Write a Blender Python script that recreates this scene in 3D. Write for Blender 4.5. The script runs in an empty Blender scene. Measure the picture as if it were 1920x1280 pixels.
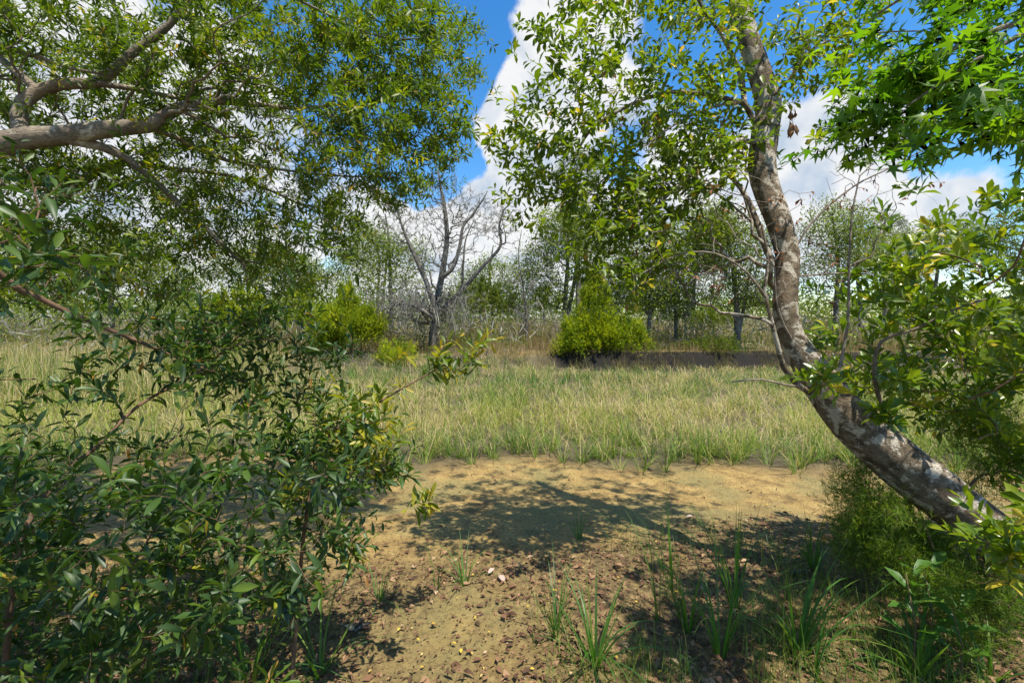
import bpy, math
import numpy as np
from mathutils import Vector, Matrix

# ------------------------------------------------------------------ camera, sky, sun, exposure
F, HZ, CZ = 853.3, 595.0, 1.6          # focal length in photo pixels, horizon row, eye height
sc = bpy.context.scene
COL = sc.collection
cam = bpy.data.cameras.new('camera'); cam.sensor_width = 36.0; cam.lens = 16.0
cam.shift_y = (HZ - 640.0) / 1920.0; cam.clip_start = 0.05; cam.clip_end = 3000
co = bpy.data.objects.new('camera', cam); COL.objects.link(co)
co.location = (0, 0, CZ); co.rotation_euler = (math.radians(90), 0, 0); sc.camera = co

SUN = Vector((0.26, -0.26, 1.0)).normalized()      # towards the sun
SKY_STRENGTH, SUN_STRENGTH, EXPOSURE = 0.15, 4.4, 0.92
world = bpy.data.worlds.new('World'); sc.world = world; world.use_nodes = True

def pdir(px, py):
    return Vector(((px - 960) / F, 1.0, (HZ - py) / F)).normalized()

def build_world():
    nt = world.node_tree; N = nt.nodes; L = nt.links
    for n in list(N): N.remove(n)
    out = N.new('ShaderNodeOutputWorld'); bg = N.new('ShaderNodeBackground')
    bg.inputs['Strength'].default_value = SKY_STRENGTH
    L.new(bg.outputs[0], out.inputs[0])
    sky = N.new('ShaderNodeTexSky'); sky.sky_type = 'NISHITA'; sky.sun_disc = False
    sky.sun_elevation = math.asin(SUN.z); sky.sun_rotation = math.atan2(SUN.x, SUN.y)
    sky.air_density = 1.0; sky.dust_density = 0.3; sky.ozone_density = 2.5
    tc = N.new('ShaderNodeTexCoord'); D = tc.outputs['Generated']
    def math_(op, a, b=None, c=None, clamp=False):
        n = N.new('ShaderNodeMath'); n.operation = op; n.use_clamp = clamp
        for i, v in enumerate((a, b, c)):
            if v is None: continue
            if isinstance(v, (int, float)): n.inputs[i].default_value = v
            else: L.new(v, n.inputs[i])
        return n.outputs[0]
    def noise(vec, scale, detail, rough, off=None):
        if off is not None:
            v = N.new('ShaderNodeVectorMath'); v.operation = 'ADD'; L.new(vec, v.inputs[0]); v.inputs[1].default_value = off
            vec = v.outputs[0]
        n = N.new('ShaderNodeTexNoise'); n.inputs['Scale'].default_value = scale
        n.inputs['Detail'].default_value = detail; n.inputs['Roughness'].default_value = rough
        L.new(vec, n.inputs['Vector']); return n.outputs[0]
    # cumulus: drifting banks (broad noise plus the banks seen over the marsh) with billowed edges
    banks = [(1040, 40, .12, .9), (985, 150, .08, .9), (925, 215, .07, 1.0), (1080, 150, .16, .9), (850, 430, .10, 1.2),
             (955, 405, .12, 1.2), (700, 420, .08, 1.0), (1010, 330, .10, .9), (970, 240, .08, .8), (1500, 285, .12, 1.1), (1590, 262, .10, 1.0), (1560, 330, .14, .9),
             (1800, 335, .085, 1.1), (1730, 400, .09, 1.0), (1700, 210, .09, .7), (120, 130, .30, .6), (420, 360, .26, .8),
             (150, 420, .3, .8), (1250, 420, .2, .8), (960, 520, .25, .6), (1250, 250, .1, .6),
             (850, 70, .14, -1.3), (890, 130, .07, -.8), (795, 345, .06, -1.4), (850, 305, .06, -1.2), (905, 310, .04, -.8), (760, 240, .10, -.8), (1570, 130, .16, -1.1), (1880, 250, .14, -1.1), (1770, 280, .05, -.8),
             (1700, 330, .06, -.8), (740, 130, .14, -.8), (600, 110, .1, -.6), (1330, 120, .12, -.7), (1180, 300, .08, -.7), (1640, 430, .07, -.7)]
    acc = None
    for (px, py, s, w) in banks:
        c = pdir(px, py)
        v = N.new('ShaderNodeVectorMath'); v.operation = 'DISTANCE'; L.new(D, v.inputs[0]); v.inputs[1].default_value = c
        m = N.new('ShaderNodeMapRange'); m.interpolation_type = 'SMOOTHSTEP'
        m.inputs['From Min'].default_value = 0; m.inputs['From Max'].default_value = s * 1.7
        m.inputs['To Min'].default_value = w; m.inputs['To Max'].default_value = 0
        L.new(v.outputs['Value'], m.inputs['Value'])
        acc = m.outputs[0] if acc is None else math_('ADD', acc, m.outputs[0])
    acc = math_('MINIMUM', math_('MAXIMUM', acc, -1.0), 1.15)
    big = noise(D, 2.3, 2, .5, (3.1, 1.7, .4))
    fine = noise(D, 6.5, 8, .62)
    d = math_('ADD', math_('MULTIPLY', acc, .30), math_('ADD', math_('MULTIPLY', big, .45), math_('MULTIPLY', fine, .85)))
    mr = N.new('ShaderNodeMapRange'); mr.interpolation_type = 'SMOOTHSTEP'
    mr.inputs['From Min'].default_value = .69; mr.inputs['From Max'].default_value = .85
    L.new(d, mr.inputs['Value']); mask = mr.outputs[0]
    f2 = noise(D, 6.5, 4, .55, (.0, .0, .05)); f1 = noise(D, 6.5, 4, .55)
    lit = math_('ADD', math_('MULTIPLY', math_('SUBTRACT', f1, f2), 5.5), math_('SUBTRACT', 1.5, math_('MULTIPLY', d, .8)), clamp=True)
    cr = N.new('ShaderNodeMix'); cr.data_type = 'RGBA'
    cr.inputs[6].default_value = (1.95, 2.3, 2.75, 1); cr.inputs[7].default_value = (3.35, 3.35, 3.35, 1)
    L.new(lit, cr.inputs[0])
    hs = N.new('ShaderNodeHueSaturation'); hs.inputs['Saturation'].default_value = 1.35; hs.inputs['Value'].default_value = .8
    L.new(sky.outputs[0], hs.inputs['Color'])
    mix = N.new('ShaderNodeMix'); mix.data_type = 'RGBA'
    L.new(math_('MULTIPLY', mask, .97), mix.inputs[0]); L.new(hs.outputs[0], mix.inputs[6]); L.new(cr.outputs[2], mix.inputs[7])
    L.new(mix.outputs[2], bg.inputs['Color'])
build_world()

sl = bpy.data.lights.new('sun', 'SUN'); sl.energy = SUN_STRENGTH; sl.angle = math.radians(.53); sl.color = (1, .95, .86)
so = bpy.data.objects.new('sun', sl); COL.objects.link(so); so.rotation_euler = SUN.to_track_quat('Z', 'Y').to_euler()
so.location = (3, -4, 14)
sc.view_settings.view_transform = 'Standard'; sc.view_settings.look = 'None'
sc.view_settings.exposure = EXPOSURE; sc.view_settings.gamma = 1.0; sc.view_settings.use_curve_mapping = False
cy = sc.cycles; cy.max_bounces = 4; cy.diffuse_bounces = 3; cy.glossy_bounces = 1; cy.transmission_bounces = 3
cy.sample_clamp_indirect = 6.0

# ------------------------------------------------------------------ helpers
rng = np.random.default_rng(11)
def P(px, py, d):
    return np.array([(px - 960) / F * d, d, CZ - (py - HZ) / F * d])
def nrm(v):
    return v / np.maximum(np.linalg.norm(v, axis=-1, keepdims=True), 1e-9)
_LAT = np.random.default_rng(3).random((256, 256))
def vnoise(x, y):
    xi = np.floor(x).astype(int); yi = np.floor(y).astype(int); fx = x - xi; fy = y - yi
    fx = fx * fx * (3 - 2 * fx); fy = fy * fy * (3 - 2 * fy)
    g = lambda a, b: _LAT[a & 255, b & 255]
    return (g(xi, yi) * (1 - fx) + g(xi + 1, yi) * fx) * (1 - fy) + (g(xi, yi + 1) * (1 - fx) + g(xi + 1, yi + 1) * fx) * fy
def fbm(x, y, o=4):
    s = 0; a = .5
    for i in range(o):
        s = s + a * vnoise(x * 2 ** i + 17 * i, y * 2 ** i + 9 * i); a *= .5
    return s / (1 - .5 ** o)
def sstep(a, b, x):
    t = np.clip((x - a) / (b - a), 0, 1); return t * t * (3 - 2 * t)
def bank_y(x):
    return 16.6 + 1.1 * (vnoise(x * .3 + 40, x * 0 + 3.3) - .5) + .5 * (vnoise(x * 1.1 + 9, x * 0 + 7.3) - .5)
def edge_y(x):
    return 5.75 + .9 * (vnoise(x * .55 + 20, x * 0 + 2.2) - .5) + .35 * (vnoise(x * 2 + 5, x * 0 + 8.2) - .5)
def H(x, y):
    x = np.asarray(x, float); y = np.asarray(y, float)
    z = -.2 * sstep(2.6, 5.0, y)
    by = bank_y(x); w = .35 + 2.6 * sstep(1.6, -1.5, x)
    z = z + .58 * sstep(by - w, by + w * .6, y)
    z = z + .05 * (fbm(x * .9, y * .9) - .5) * sstep(60, 20, y)
    z = z + .035 * (fbm(x * 6, y * 6, 3) - .5) * sstep(12, 5, y)
    z = z + .10 * sstep(-1.5, -4, x) * sstep(6, 3, y)
    return z

def new_mesh(name, verts, tris, rnd=None, smooth=True, mat=None):
    me = bpy.data.meshes.new(name)
    verts = np.ascontiguousarray(verts, np.float32).reshape(-1, 3); tris = np.ascontiguousarray(tris, np.int32).reshape(-1, 3)
    me.vertices.add(len(verts)); me.vertices.foreach_set('co', verts.ravel())
    me.loops.add(len(tris) * 3); me.loops.foreach_set('vertex_index', tris.ravel())
    me.polygons.add(len(tris)); me.polygons.foreach_set('loop_start', np.arange(0, len(tris) * 3, 3, dtype=np.int32))
    me.polygons.foreach_set('use_smooth', np.full(len(tris), smooth))
    if rnd is not None:
        a = me.attributes.new('rnd', 'FLOAT', 'POINT'); a.data.foreach_set('value', np.ascontiguousarray(rnd, np.float32))
    me.update(calc_edges=True)
    if mat: me.materials.append(mat)
    return me
def link(name, data, parent=None, kind=None):
    o = bpy.data.objects.new(name, data); COL.objects.link(o)
    if parent is not None: o.parent = parent
    if kind: o['kind'] = kind
    return o
def tag(o, label, cat, group=None):
    o['label'] = label; o['category'] = cat
    if group: o['group'] = group
    return o
def thing(name, base, label, cat, group=None):
    o = link(name, None); o.location = base; o.empty_display_size = .2
    return tag(o, label, cat, group)

# ------------------------------------------------------------------ materials
def nodes_of(m):
    m.use_nodes = True; return m.node_tree.nodes, m.node_tree.links
def ramp(N, L, src, stops):
    r = N.new('ShaderNodeValToRGB'); e = r.color_ramp.elements
    while len(e) < len(stops): e.new(.5)
    for i, (p, c) in enumerate(stops): e[i].position = p; e[i].color = (*c, 1)
    L.new(src, r.inputs[0]); return r.outputs[0]
def leaf_mat(name, stops, transl=.38, rough=.45, tcol=(1.5, 1.6, .5), spec=.5):
    m = bpy.data.materials.new(name); N, L = nodes_of(m); b = N['Principled BSDF']; out = N['Material Output']
    at = N.new('ShaderNodeAttribute'); at.attribute_name = 'rnd'
    col = ramp(N, L, at.outputs['Fac'], stops)
    L.new(col, b.inputs['Base Color']); b.inputs['Roughness'].default_value = rough
    b.inputs['Specular IOR Level'].default_value = spec
    tr = N.new('ShaderNodeBsdfTranslucent'); mu = N.new('ShaderNodeMix'); mu.data_type = 'RGBA'; mu.blend_type = 'MULTIPLY'
    mu.inputs[0].default_value = 1; L.new(col, mu.inputs[6]); mu.inputs[7].default_value = (*tcol, 1)
    L.new(mu.outputs[2], tr.inputs[0])
    ms = N.new('ShaderNodeMixShader'); ms.inputs[0].default_value = transl
    L.new(b.outputs[0], ms.inputs[1]); L.new(tr.outputs[0], ms.inputs[2]); L.new(ms.outputs[0], out.inputs[0])
    return m
def bark_mat(name, c1, c2, lichen=None, scale=9, rough=.85, bump=.4, amt=.5):
    m = bpy.data.materials.new(name); N, L = nodes_of(m); b = N['Principled BSDF']
    tc = N.new('ShaderNodeTexCoord')
    n1 = N.new('ShaderNodeTexNoise'); n1.inputs['Scale'].default_value = scale; n1.inputs['Detail'].default_value = 8; n1.inputs['Roughness'].default_value = .7
    L.new(tc.outputs['Object'], n1.inputs['Vector'])
    col = ramp(N, L, n1.outputs[0], [(.36, c1), (.62, c2)])
    mp = N.new('ShaderNodeMapping'); mp.inputs['Scale'].default_value = (1, 1, 3.5); L.new(tc.outputs['Object'], mp.inputs[0])
    n3 = N.new('ShaderNodeTexNoise'); n3.inputs['Scale'].default_value = scale * 4; n3.inputs['Detail'].default_value = 6; L.new(mp.outputs[0], n3.inputs['Vector'])
    if lichen:
        n2 = N.new('ShaderNodeTexNoise'); n2.inputs['Scale'].default_value = scale * .75; n2.inputs['Detail'].default_value = 9; n2.inputs['Roughness'].default_value = .68
        n2.inputs['Distortion'].default_value = .4
        off = N.new('ShaderNodeVectorMath'); off.inputs[1].default_value = (7, 3, 5); L.new(tc.outputs['Object'], off.inputs[0]); L.new(off.outputs[0], n2.inputs['Vector'])
        mk = ramp(N, L, n2.outputs[0], [(amt, (0, 0, 0)), (amt + .06, (1, 1, 1))])
        mx = N.new('ShaderNodeMix'); mx.data_type = 'RGBA'; L.new(mk, mx.inputs[0]); L.new(col, mx.inputs[6]); mx.inputs[7].default_value = (*lichen, 1); col = mx.outputs[2]
    # dark fissures and specks
    sp = ramp(N, L, n3.outputs[0], [(.33, (.35, .33, .3)), (.45, (1, 1, 1))])
    mu = N.new('ShaderNodeMix'); mu.data_type = 'RGBA'; mu.blend_type = 'MULTIPLY'; mu.inputs[0].default_value = .8
    L.new(col, mu.inputs[6]); L.new(sp, mu.inputs[7]); L.new(mu.outputs[2], b.inputs['Base Color'])
    b.inputs['Roughness'].default_value = rough; b.inputs['Specular IOR Level'].default_value = .2
    bp = N.new('ShaderNodeBump'); bp.inputs['Strength'].default_value = bump; bp.inputs['Distance'].default_value = .02
    ad = N.new('ShaderNodeMath'); ad.operation = 'ADD'; L.new(n1.outputs[0], ad.inputs[0]); L.new(n3.outputs[0], ad.inputs[1])
    L.new(ad.outputs[0], bp.inputs['Height']); L.new(bp.outputs[0], b.inputs['Normal'])
    return m
def g(*a): return a
M = {}
M['lean_bark'] = bark_mat('lean_bark', (.075, .052, .03), (.24, .185, .12), (.52, .46, .36), 17, bump=.9, amt=.51)
M['myrtle_bark'] = bark_mat('myrtle_bark', (.12, .095, .07), (.26, .21, .155), (.42, .38, .31), 10, amt=.56)
M['twig'] = bark_mat('twig', (.10, .075, .05), (.20, .155, .11), None, 25, bump=.1)
M['bare_twig'] = bark_mat('bare_twig', (.14, .11, .085), (.30, .25, .20), None, 25, bump=.1)
M['stem'] = bark_mat('stem', (.10, .06, .035), (.20, .12, .07), None, 25, bump=.1)
M['grey_bark'] = bark_mat('grey_bark', (.07, .06, .048), (.18, .16, .13), (.34, .33, .28), 6, amt=.57)
M['pine_bark'] = bark_mat('pine_bark', (.10, .08, .065), (.24, .20, .17), None, 5)
M['pale_bark'] = bark_mat('pale_bark', (.30, .22, .165), (.48, .39, .31), (.58, .53, .46), 10, amt=.55)
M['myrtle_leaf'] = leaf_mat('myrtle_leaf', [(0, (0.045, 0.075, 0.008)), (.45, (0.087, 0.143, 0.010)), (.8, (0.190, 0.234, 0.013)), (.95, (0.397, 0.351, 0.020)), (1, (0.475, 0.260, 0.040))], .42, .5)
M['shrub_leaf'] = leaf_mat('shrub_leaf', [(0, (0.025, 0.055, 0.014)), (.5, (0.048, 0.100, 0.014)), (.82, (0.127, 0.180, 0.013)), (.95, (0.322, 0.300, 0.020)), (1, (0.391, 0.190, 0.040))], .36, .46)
M['bay_leaf'] = leaf_mat('bay_leaf', [(0, (0.053, 0.094, 0.008)), (.5, (0.114, 0.175, 0.010)), (.85, (0.229, 0.263, 0.014)), (.96, (0.427, 0.350, 0.050)), (1, (0.500, 0.300, 0.070))], .45, .42)
M['glossy_leaf'] = leaf_mat('glossy_leaf', [(0, (0.053, 0.106, 0.010)), (.5, (0.114, 0.188, 0.013)), (.85, (0.244, 0.288, 0.016)), (.96, (0.500, 0.375, 0.040)), (1, (0.500, 0.375, 0.050))], .38, .30)
M['gum_leaf'] = leaf_mat('gum_leaf', [(0, (0.049, 0.127, 0.008)), (.5, (0.098, 0.207, 0.010)), (1, (0.195, 0.299, 0.012))], .55, .45)
M['dry_leaf'] = leaf_mat('dry_leaf', [(0, (.13, .05, .025)), (.6, (.25, .09, .04)), (1, (.34, .18, .09))], .25, .7, (1.2, 1, .8), .2)
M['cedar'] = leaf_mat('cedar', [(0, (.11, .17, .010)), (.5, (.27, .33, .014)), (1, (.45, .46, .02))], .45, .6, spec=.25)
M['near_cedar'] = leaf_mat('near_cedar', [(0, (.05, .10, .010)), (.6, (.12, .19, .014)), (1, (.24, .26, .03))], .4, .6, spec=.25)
M['far_leaf'] = leaf_mat('far_leaf', [(0, (.07, .11, .02)), (.5, (.14, .185, .025)), (1, (.24, .26, .04))], .42, .6, spec=.2)
M['pine_needle'] = leaf_mat('pine_needle', [(0, (.045, .075, .025)), (1, (.13, .17, .05))], .25, .6, spec=.2)
M['moss'] = leaf_mat('moss', [(0, (.19, .18, .145)), (1, (.38, .36, .29))], .25, .9, (1, 1, .9), .1)
M['grass'] = leaf_mat('grass', [(0, (.06, .13, .025)), (.3, (.135, .215, .028)), (.55, (.29, .32, .04)), (.75, (.42, .34, .13)), (1, (.50, .39, .22))], .35, .55, (1.2, 1.3, .7), .3)
M['reed'] = leaf_mat('reed', [(0, (.10, .15, .03)), (.35, (.17, .17, .045)), (.7, (.26, .165, .075)), (1, (.36, .26, .15))], .3, .7, (1.1, 1.1, .8), .2)
M['sedge'] = leaf_mat('sedge', [(0, (.03, .10, .022)), (.6, (.08, .175, .02)), (1, (.24, .28, .04))], .4, .45, (1.3, 1.5, .5), .4)
M['litter'] = leaf_mat('litter', [(0, (.06, .035, .02)), (.35, (.17, .085, .045)), (.65, (.32, .19, .10)), (.85, (.46, .34, .20)), (1, (.58, .44, .22))], .15, .75, (1.1, 1, .8), .2)
M['fallen_yellow'] = leaf_mat('fallen_yellow', [(0, (.50, .32, .06)), (.6, (.62, .42, .05)), (1, (.55, .42, .22))], .2, .6, (1.1, 1, .7), .25)
M['fallen_pale'] = leaf_mat('fallen_pale', [(0, (.46, .33, .27)), (1, (.52, .40, .33))], .1, .7, (1, 1, .9), .2)

def ground_mat():
    m = bpy.data.materials.new('ground'); N, L = nodes_of(m); b = N['Principled BSDF']
    geo = N.new('ShaderNodeNewGeometry')
    def noise(scale, detail=6, rough=.6, off=(0, 0, 0)):
        v = N.new('ShaderNodeVectorMath'); v.inputs[1].default_value = off; L.new(geo.outputs['Position'], v.inputs[0])
        n = N.new('ShaderNodeTexNoise'); n.inputs['Scale'].default_value = scale; n.inputs['Detail'].default_value = detail; n.inputs['Roughness'].default_value = rough
        L.new(v.outputs[0], n.inputs['Vector']); return n.outputs[0]
    def mixc(f, a, c):
        x = N.new('ShaderNodeMix'); x.data_type = 'RGBA'; L.new(f, x.inputs[0])
        for s, k in ((a, 6), (c, 7)):
            if isinstance(s, tuple): x.inputs[k].default_value = (*s, 1)
            else: L.new(s, x.inputs[k])
        return x.outputs[2]
    def attr(n):
        a = N.new('ShaderNodeAttribute'); a.attribute_name = n; return a.outputs['Fac']
    mud = ramp(N, L, noise(5, 9, .72), [(.32, (.12, .08, .032)), (.47, (.31, .202, .068)), (.62, (.42, .29, .10)), (.72, (.47, .35, .16))])
    alg = ramp(N, L, noise(1.3, 5, .6, (3, 8, 1)), [(.46, (0, 0, 0)), (.60, (.8, .8, .8))])
    mud = mixc(alg, mud, (.24, .20, .075))
    speck = ramp(N, L, noise(48, 5, .75, (1, 2, 3)), [(.36, (.22, .19, .16)), (.50, (1, 1, 1))])
    mu = N.new('ShaderNodeMix'); mu.data_type = 'RGBA'; mu.blend_type = 'MULTIPLY'; mu.inputs[0].default_value = .85
    L.new(mud, mu.inputs[6]); L.new(speck, mu.inputs[7]); mud = mu.outputs[2]
    lit = ramp(N, L, noise(18, 8, .75, (5, 1, 2)), [(.34, (.035, .022, .012)), (.48, (.14, .095, .04)), (.60, (.26, .19, .07)), (.7, (.36, .26, .14))])
    col = mixc(attr('litter'), mud, lit)
    col = mixc(attr('marsh'), col, (.10, .08, .045))
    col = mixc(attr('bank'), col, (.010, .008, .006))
    far = ramp(N, L, noise(2.2, 6, .7), [(.35, (.10, .08, .035)), (.6, (.22, .17, .08))])
    col = mixc(attr('far'), col, far)
    L.new(col, b.inputs['Base Color']); b.inputs['Roughness'].default_value = .85; b.inputs['Specular IOR Level'].default_value = .25
    bp = N.new('ShaderNodeBump'); bp.inputs['Strength'].default_value = .7; bp.inputs['Distance'].default_value = .02
    ad = N.new('ShaderNodeMath'); ad.operation = 'ADD'; L.new(noise(30, 8, .75), ad.inputs[0]); L.new(noise(140, 4, .7), ad.inputs[1])
    L.new(ad.outputs[0], bp.inputs['Height']); L.new(bp.outputs[0], b.inputs['Normal'])
    return m
M['ground'] = ground_mat()

# ------------------------------------------------------------------ ground
def litter_mask(x, y):
    e = 3.35 + 1.0 * (fbm(x * .7 + 3, y * 0 + 1) - .5) + .35 * sstep(.3, 2.5, x) - .25 * sstep(-.2, -1.2, x)
    return np.clip(sstep(e + .35, e - .35, y) * (.45 + 1.25 * fbm(x * 1.7 + 9, y * 1.7)), 0, 1) * (1 - .75 * np.exp(-(((x + .25) / .35) ** 2 + ((y - 2.3) / .5) ** 2)))
def build_ground():
    def axis(lo, hi, fine, mid, lo_far, hi_far):
        a = np.arange(lo, hi, fine)
        s = fine; p = hi; up = []
        while p < hi_far: up.append(p); s *= mid; p += s
        s = fine; p = lo; dn = []
        while p > lo_far: s *= mid; p -= s; dn.append(p)
        return np.concatenate([np.array(dn[::-1]), a, np.array(up + [hi_far])])
    xs = axis(-4.5, 4.5, .07, 1.10, -900, 900); ys = axis(1.2, 6.6, .07, 1.06, -300, 1500)
    ys = np.unique(np.concatenate([ys, np.arange(15, 18.5, .15)]))
    X, Y = np.meshgrid(xs, ys); Z = H(X, Y)
    V = np.stack([X, Y, Z], -1).reshape(-1, 3); nx, ny = len(xs), len(ys)
    i = (np.arange(ny - 1)[:, None] * nx + np.arange(nx - 1)[None]).ravel()
    T = np.concatenate([np.stack([i, i + 1, i + nx + 1], -1), np.stack([i, i + nx + 1, i + nx], -1)])
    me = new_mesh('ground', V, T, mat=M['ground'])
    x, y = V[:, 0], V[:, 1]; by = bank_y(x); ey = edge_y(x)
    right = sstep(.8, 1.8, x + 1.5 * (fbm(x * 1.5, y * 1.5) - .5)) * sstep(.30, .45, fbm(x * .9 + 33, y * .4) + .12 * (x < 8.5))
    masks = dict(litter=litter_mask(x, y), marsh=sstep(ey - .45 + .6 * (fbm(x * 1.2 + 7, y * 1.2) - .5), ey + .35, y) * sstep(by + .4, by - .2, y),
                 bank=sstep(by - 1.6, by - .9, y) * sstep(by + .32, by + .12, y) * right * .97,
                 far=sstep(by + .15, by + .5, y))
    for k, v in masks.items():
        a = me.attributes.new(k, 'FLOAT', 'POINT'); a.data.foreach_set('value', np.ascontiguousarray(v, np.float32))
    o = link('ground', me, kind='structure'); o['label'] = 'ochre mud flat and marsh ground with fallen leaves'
build_ground()

# ------------------------------------------------------------------ leaf templates: (verts Nx3 [side, along, up], tris)
def blade_tpl(prof, droop=.12, fold=.12):
    # prof: [(t, halfwidth)...] first and last are points
    V = [(0, prof[0][0], 0)]; T = []
    for t, w in prof[1:-1]:
        z = -droop * t * t; V += [(-w, t, z + fold * w * 2), (0, t, z), (w, t, z + fold * w * 2)]
    t = prof[-1][0]; V.append((0, t, -droop * t * t)); n = len(prof) - 2
    T += [(0, 2, 1), (0, 3, 2)]
    for k in range(n - 1):
        a = 1 + 3 * k; T += [(a, a + 1, a + 4), (a, a + 4, a + 3), (a + 1, a + 2, a + 5), (a + 1, a + 5, a + 4)]
    a = 1 + 3 * (n - 1); e = len(V) - 1; T += [(a, a + 1, e), (a + 1, a + 2, e)]
    return np.array(V, float), np.array(T)
TPL = {}
TPL['myrtle'] = [blade_tpl([(0, 0), (.38, .105), (.72, .125), (1, 0)], d, f) for d, f in ((.05, .3), (.18, .2), (.32, .35))]
TPL['bay'] = [blade_tpl([(0, 0), (.35, .12), (.68, .185), (1, 0)], d, f) for d, f in ((.02, .25), (.15, .2), (.3, .3))]
TPL['myrtle_low'] = [(np.array([(0, 0, 0), (-.125, .55, .02 - d * .3), (0, .55, -d * .3 - .03), (.125, .55, .02 - d * .3), (0, 1, -d)], float), np.array([(0, 2, 1), (0, 3, 2), (1, 2, 4), (2, 3, 4)])) for d in (.05, .2, .34)]
TPL['diamond'] = [(np.array([(0, 0, 0), (-.28, .5, .05), (0, 1, -.08), (.28, .5, .05)], float), np.array([(0, 2, 1), (0, 3, 2)]))]
TPL['spray'] = [(np.array([(-.07, 0, 0), (.07, 0, 0), (0, 1, 0), (0, .1, -.07), (0, .1, .07), (0, .9, .0), (-.22, .62, .03), (-.02, .35, 0), (.22, .68, -.03), (.02, .4, 0)], float),
                 np.array([(0, 1, 2), (3, 4, 5), (7, 6, 0), (9, 8, 1)]))]
TPL['feather'] = [(np.array([(-.035, 0, 0), (.035, 0, 0), (0, 1, .02), (-.02, .25, 0), (.02, .3, 0), (-.3, .62, .05), (-.02, .4, 0), (.02, .45, 0), (.3, .8, -.05)], float), np.array([(0, 1, 2), (3, 4, 5), (6, 7, 8)]))]
TPL['needle'] = [(np.array([(-.025, 0, 0), (.025, 0, 0), (0, 1, -.1)], float), np.array([(0, 1, 2)]))]
TPL['curl'] = [(np.array([(0, 0, 0), (-.12, .35, .10), (.10, .32, .12), (-.14, .65, -.02), (.12, .7, .16), (.02, .95, -.22)], float),
                np.array([(0, 2, 1), (1, 2, 4), (1, 4, 3), (3, 4, 5)]))]
def gum_tpl(droop):
    V = [(0, 0, 0), (0, .34, -.02)]; k = 0
    ang = [-128, -100, -62, -32, 0, 32, 62, 100, 128]; rad = [.30, .16, .56, .2, .68, .2, .56, .16, .30]
    ang = [-150, -112, -86, -60, -36, 0, 36, 60, 86, 112, 150]; rad = [.16, .46, .17, .60, .2, .66, .2, .60, .17, .46, .16]
    for a, r in zip(ang, rad):
        a = math.radians(a); V.append((r * math.sin(a), .34 + r * math.cos(a), -droop * r * r - .05 * r))
    n = len(ang); T = [(1, 2 + i + 1, 2 + i) for i in range(n - 1)] + [(1, 2, 2 + n - 1)]
    V[0] = (0, -.25, .02); T.append((0, 2, 2 + n - 1))
    return np.array(V, float), np.array(T)
TPL['gum'] = [gum_tpl(.1), gum_tpl(.45), gum_tpl(.8)]
def grass_tpl(bend, n=4, w=.5):
    V = []; T = []
    for k in range(n + 1):
        t = k / n; a = bend * t
        y = math.sin(a) / max(bend, 1e-3); z = (1 - math.cos(a)) / max(bend, 1e-3)
        ww = w * (1 - t ** 1.8) + .02 * w
        if k < n: V += [(-ww, y, z), (ww, y, z)]
        else: V += [(0, y, z)]
    for k in range(n - 1):
        a = 2 * k; T += [(a, a + 1, a + 3), (a, a + 3, a + 2)]
    T.append((2 * n - 2, 2 * n - 1, 2 * n)); return np.array(V, float), np.array(T)

def frames(d, up):
    d = nrm(d); s = nrm(np.cross(d, up)); n = np.cross(s, d); return s, d, n
def leaf_batch(tpls, pos, d, up, size, rnd, wscale=None):
    """many small leaves -> verts, tris, rnd"""
    s, d, n = frames(d, up); VV = []; TT = []; RR = []; off = 0
    which = rng.integers(0, len(tpls), len(pos))
    for k, (tv, tt) in enumerate(tpls):
        ix = np.nonzero(which == k)[0]
        if not len(ix): continue
        ws = size[ix] if wscale is None else wscale[ix]
        v = pos[ix][:, None] + tv[None, :, 0:1] * s[ix][:, None] * ws[:, None, None] \
            + (tv[None, :, 1:2] * d[ix][:, None] + tv[None, :, 2:3] * n[ix][:, None]) * size[ix][:, None, None]
        VV.append(v.reshape(-1, 3)); TT.append((tt[None] + (off + np.arange(len(ix)) * len(tv))[:, None, None]).reshape(-1, 3))
        RR.append(np.repeat(rnd[ix], len(tv))); off += len(ix) * len(tv)
    return np.concatenate(VV), np.concatenate(TT), np.concatenate(RR)

_leafmesh = {}
def leaf_objects(root, base, key, mat, L, nmax=300, minpx=9):
    """the leaves that show largest become leaf objects of their own; returns the mask of the rest"""
    pos, d, up, size, rnd = L
    dep = np.maximum(pos[:, 1], .05); px = 960 + pos[:, 0] / dep * F; py = HZ - (pos[:, 2] - CZ) / dep * F
    pxs = size / dep * F
    ok = (px > -10) & (px < 1930) & (py > -10) & (py < 1290) & (pos[:, 1] > .4) & (pxs > minpx)
    order = np.argsort(-np.where(ok, pxs, 0))[:nmax]; order = order[ok[order]]
    s, dd, n = frames(d[order], up[order])
    for j, i in enumerate(order):
        q = min(7, int(rnd[i] * 8)); v = int(rng.integers(0, len(TPL[key])))
        kk = (key, mat.name, q, v)
        if kk not in _leafmesh:
            tv, tt = TPL[key][v]; _leafmesh[kk] = new_mesh('leaf', tv, tt, np.full(len(tv), (q + .5) / 8), mat=mat)
        o = link('leaf', _leafmesh[kk], root); sz = size[i]; p = pos[i] - base
        o.matrix_local = Matrix(((s[j][0] * sz, dd[j][0] * sz, n[j][0] * sz, p[0]), (s[j][1] * sz, dd[j][1] * sz, n[j][1] * sz, p[1]),
                                 (s[j][2] * sz, dd[j][2] * sz, n[j][2] * sz, p[2]), (0, 0, 0, 1)))
    rest = np.ones(len(pos), bool); rest[order] = False; return rest

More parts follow.
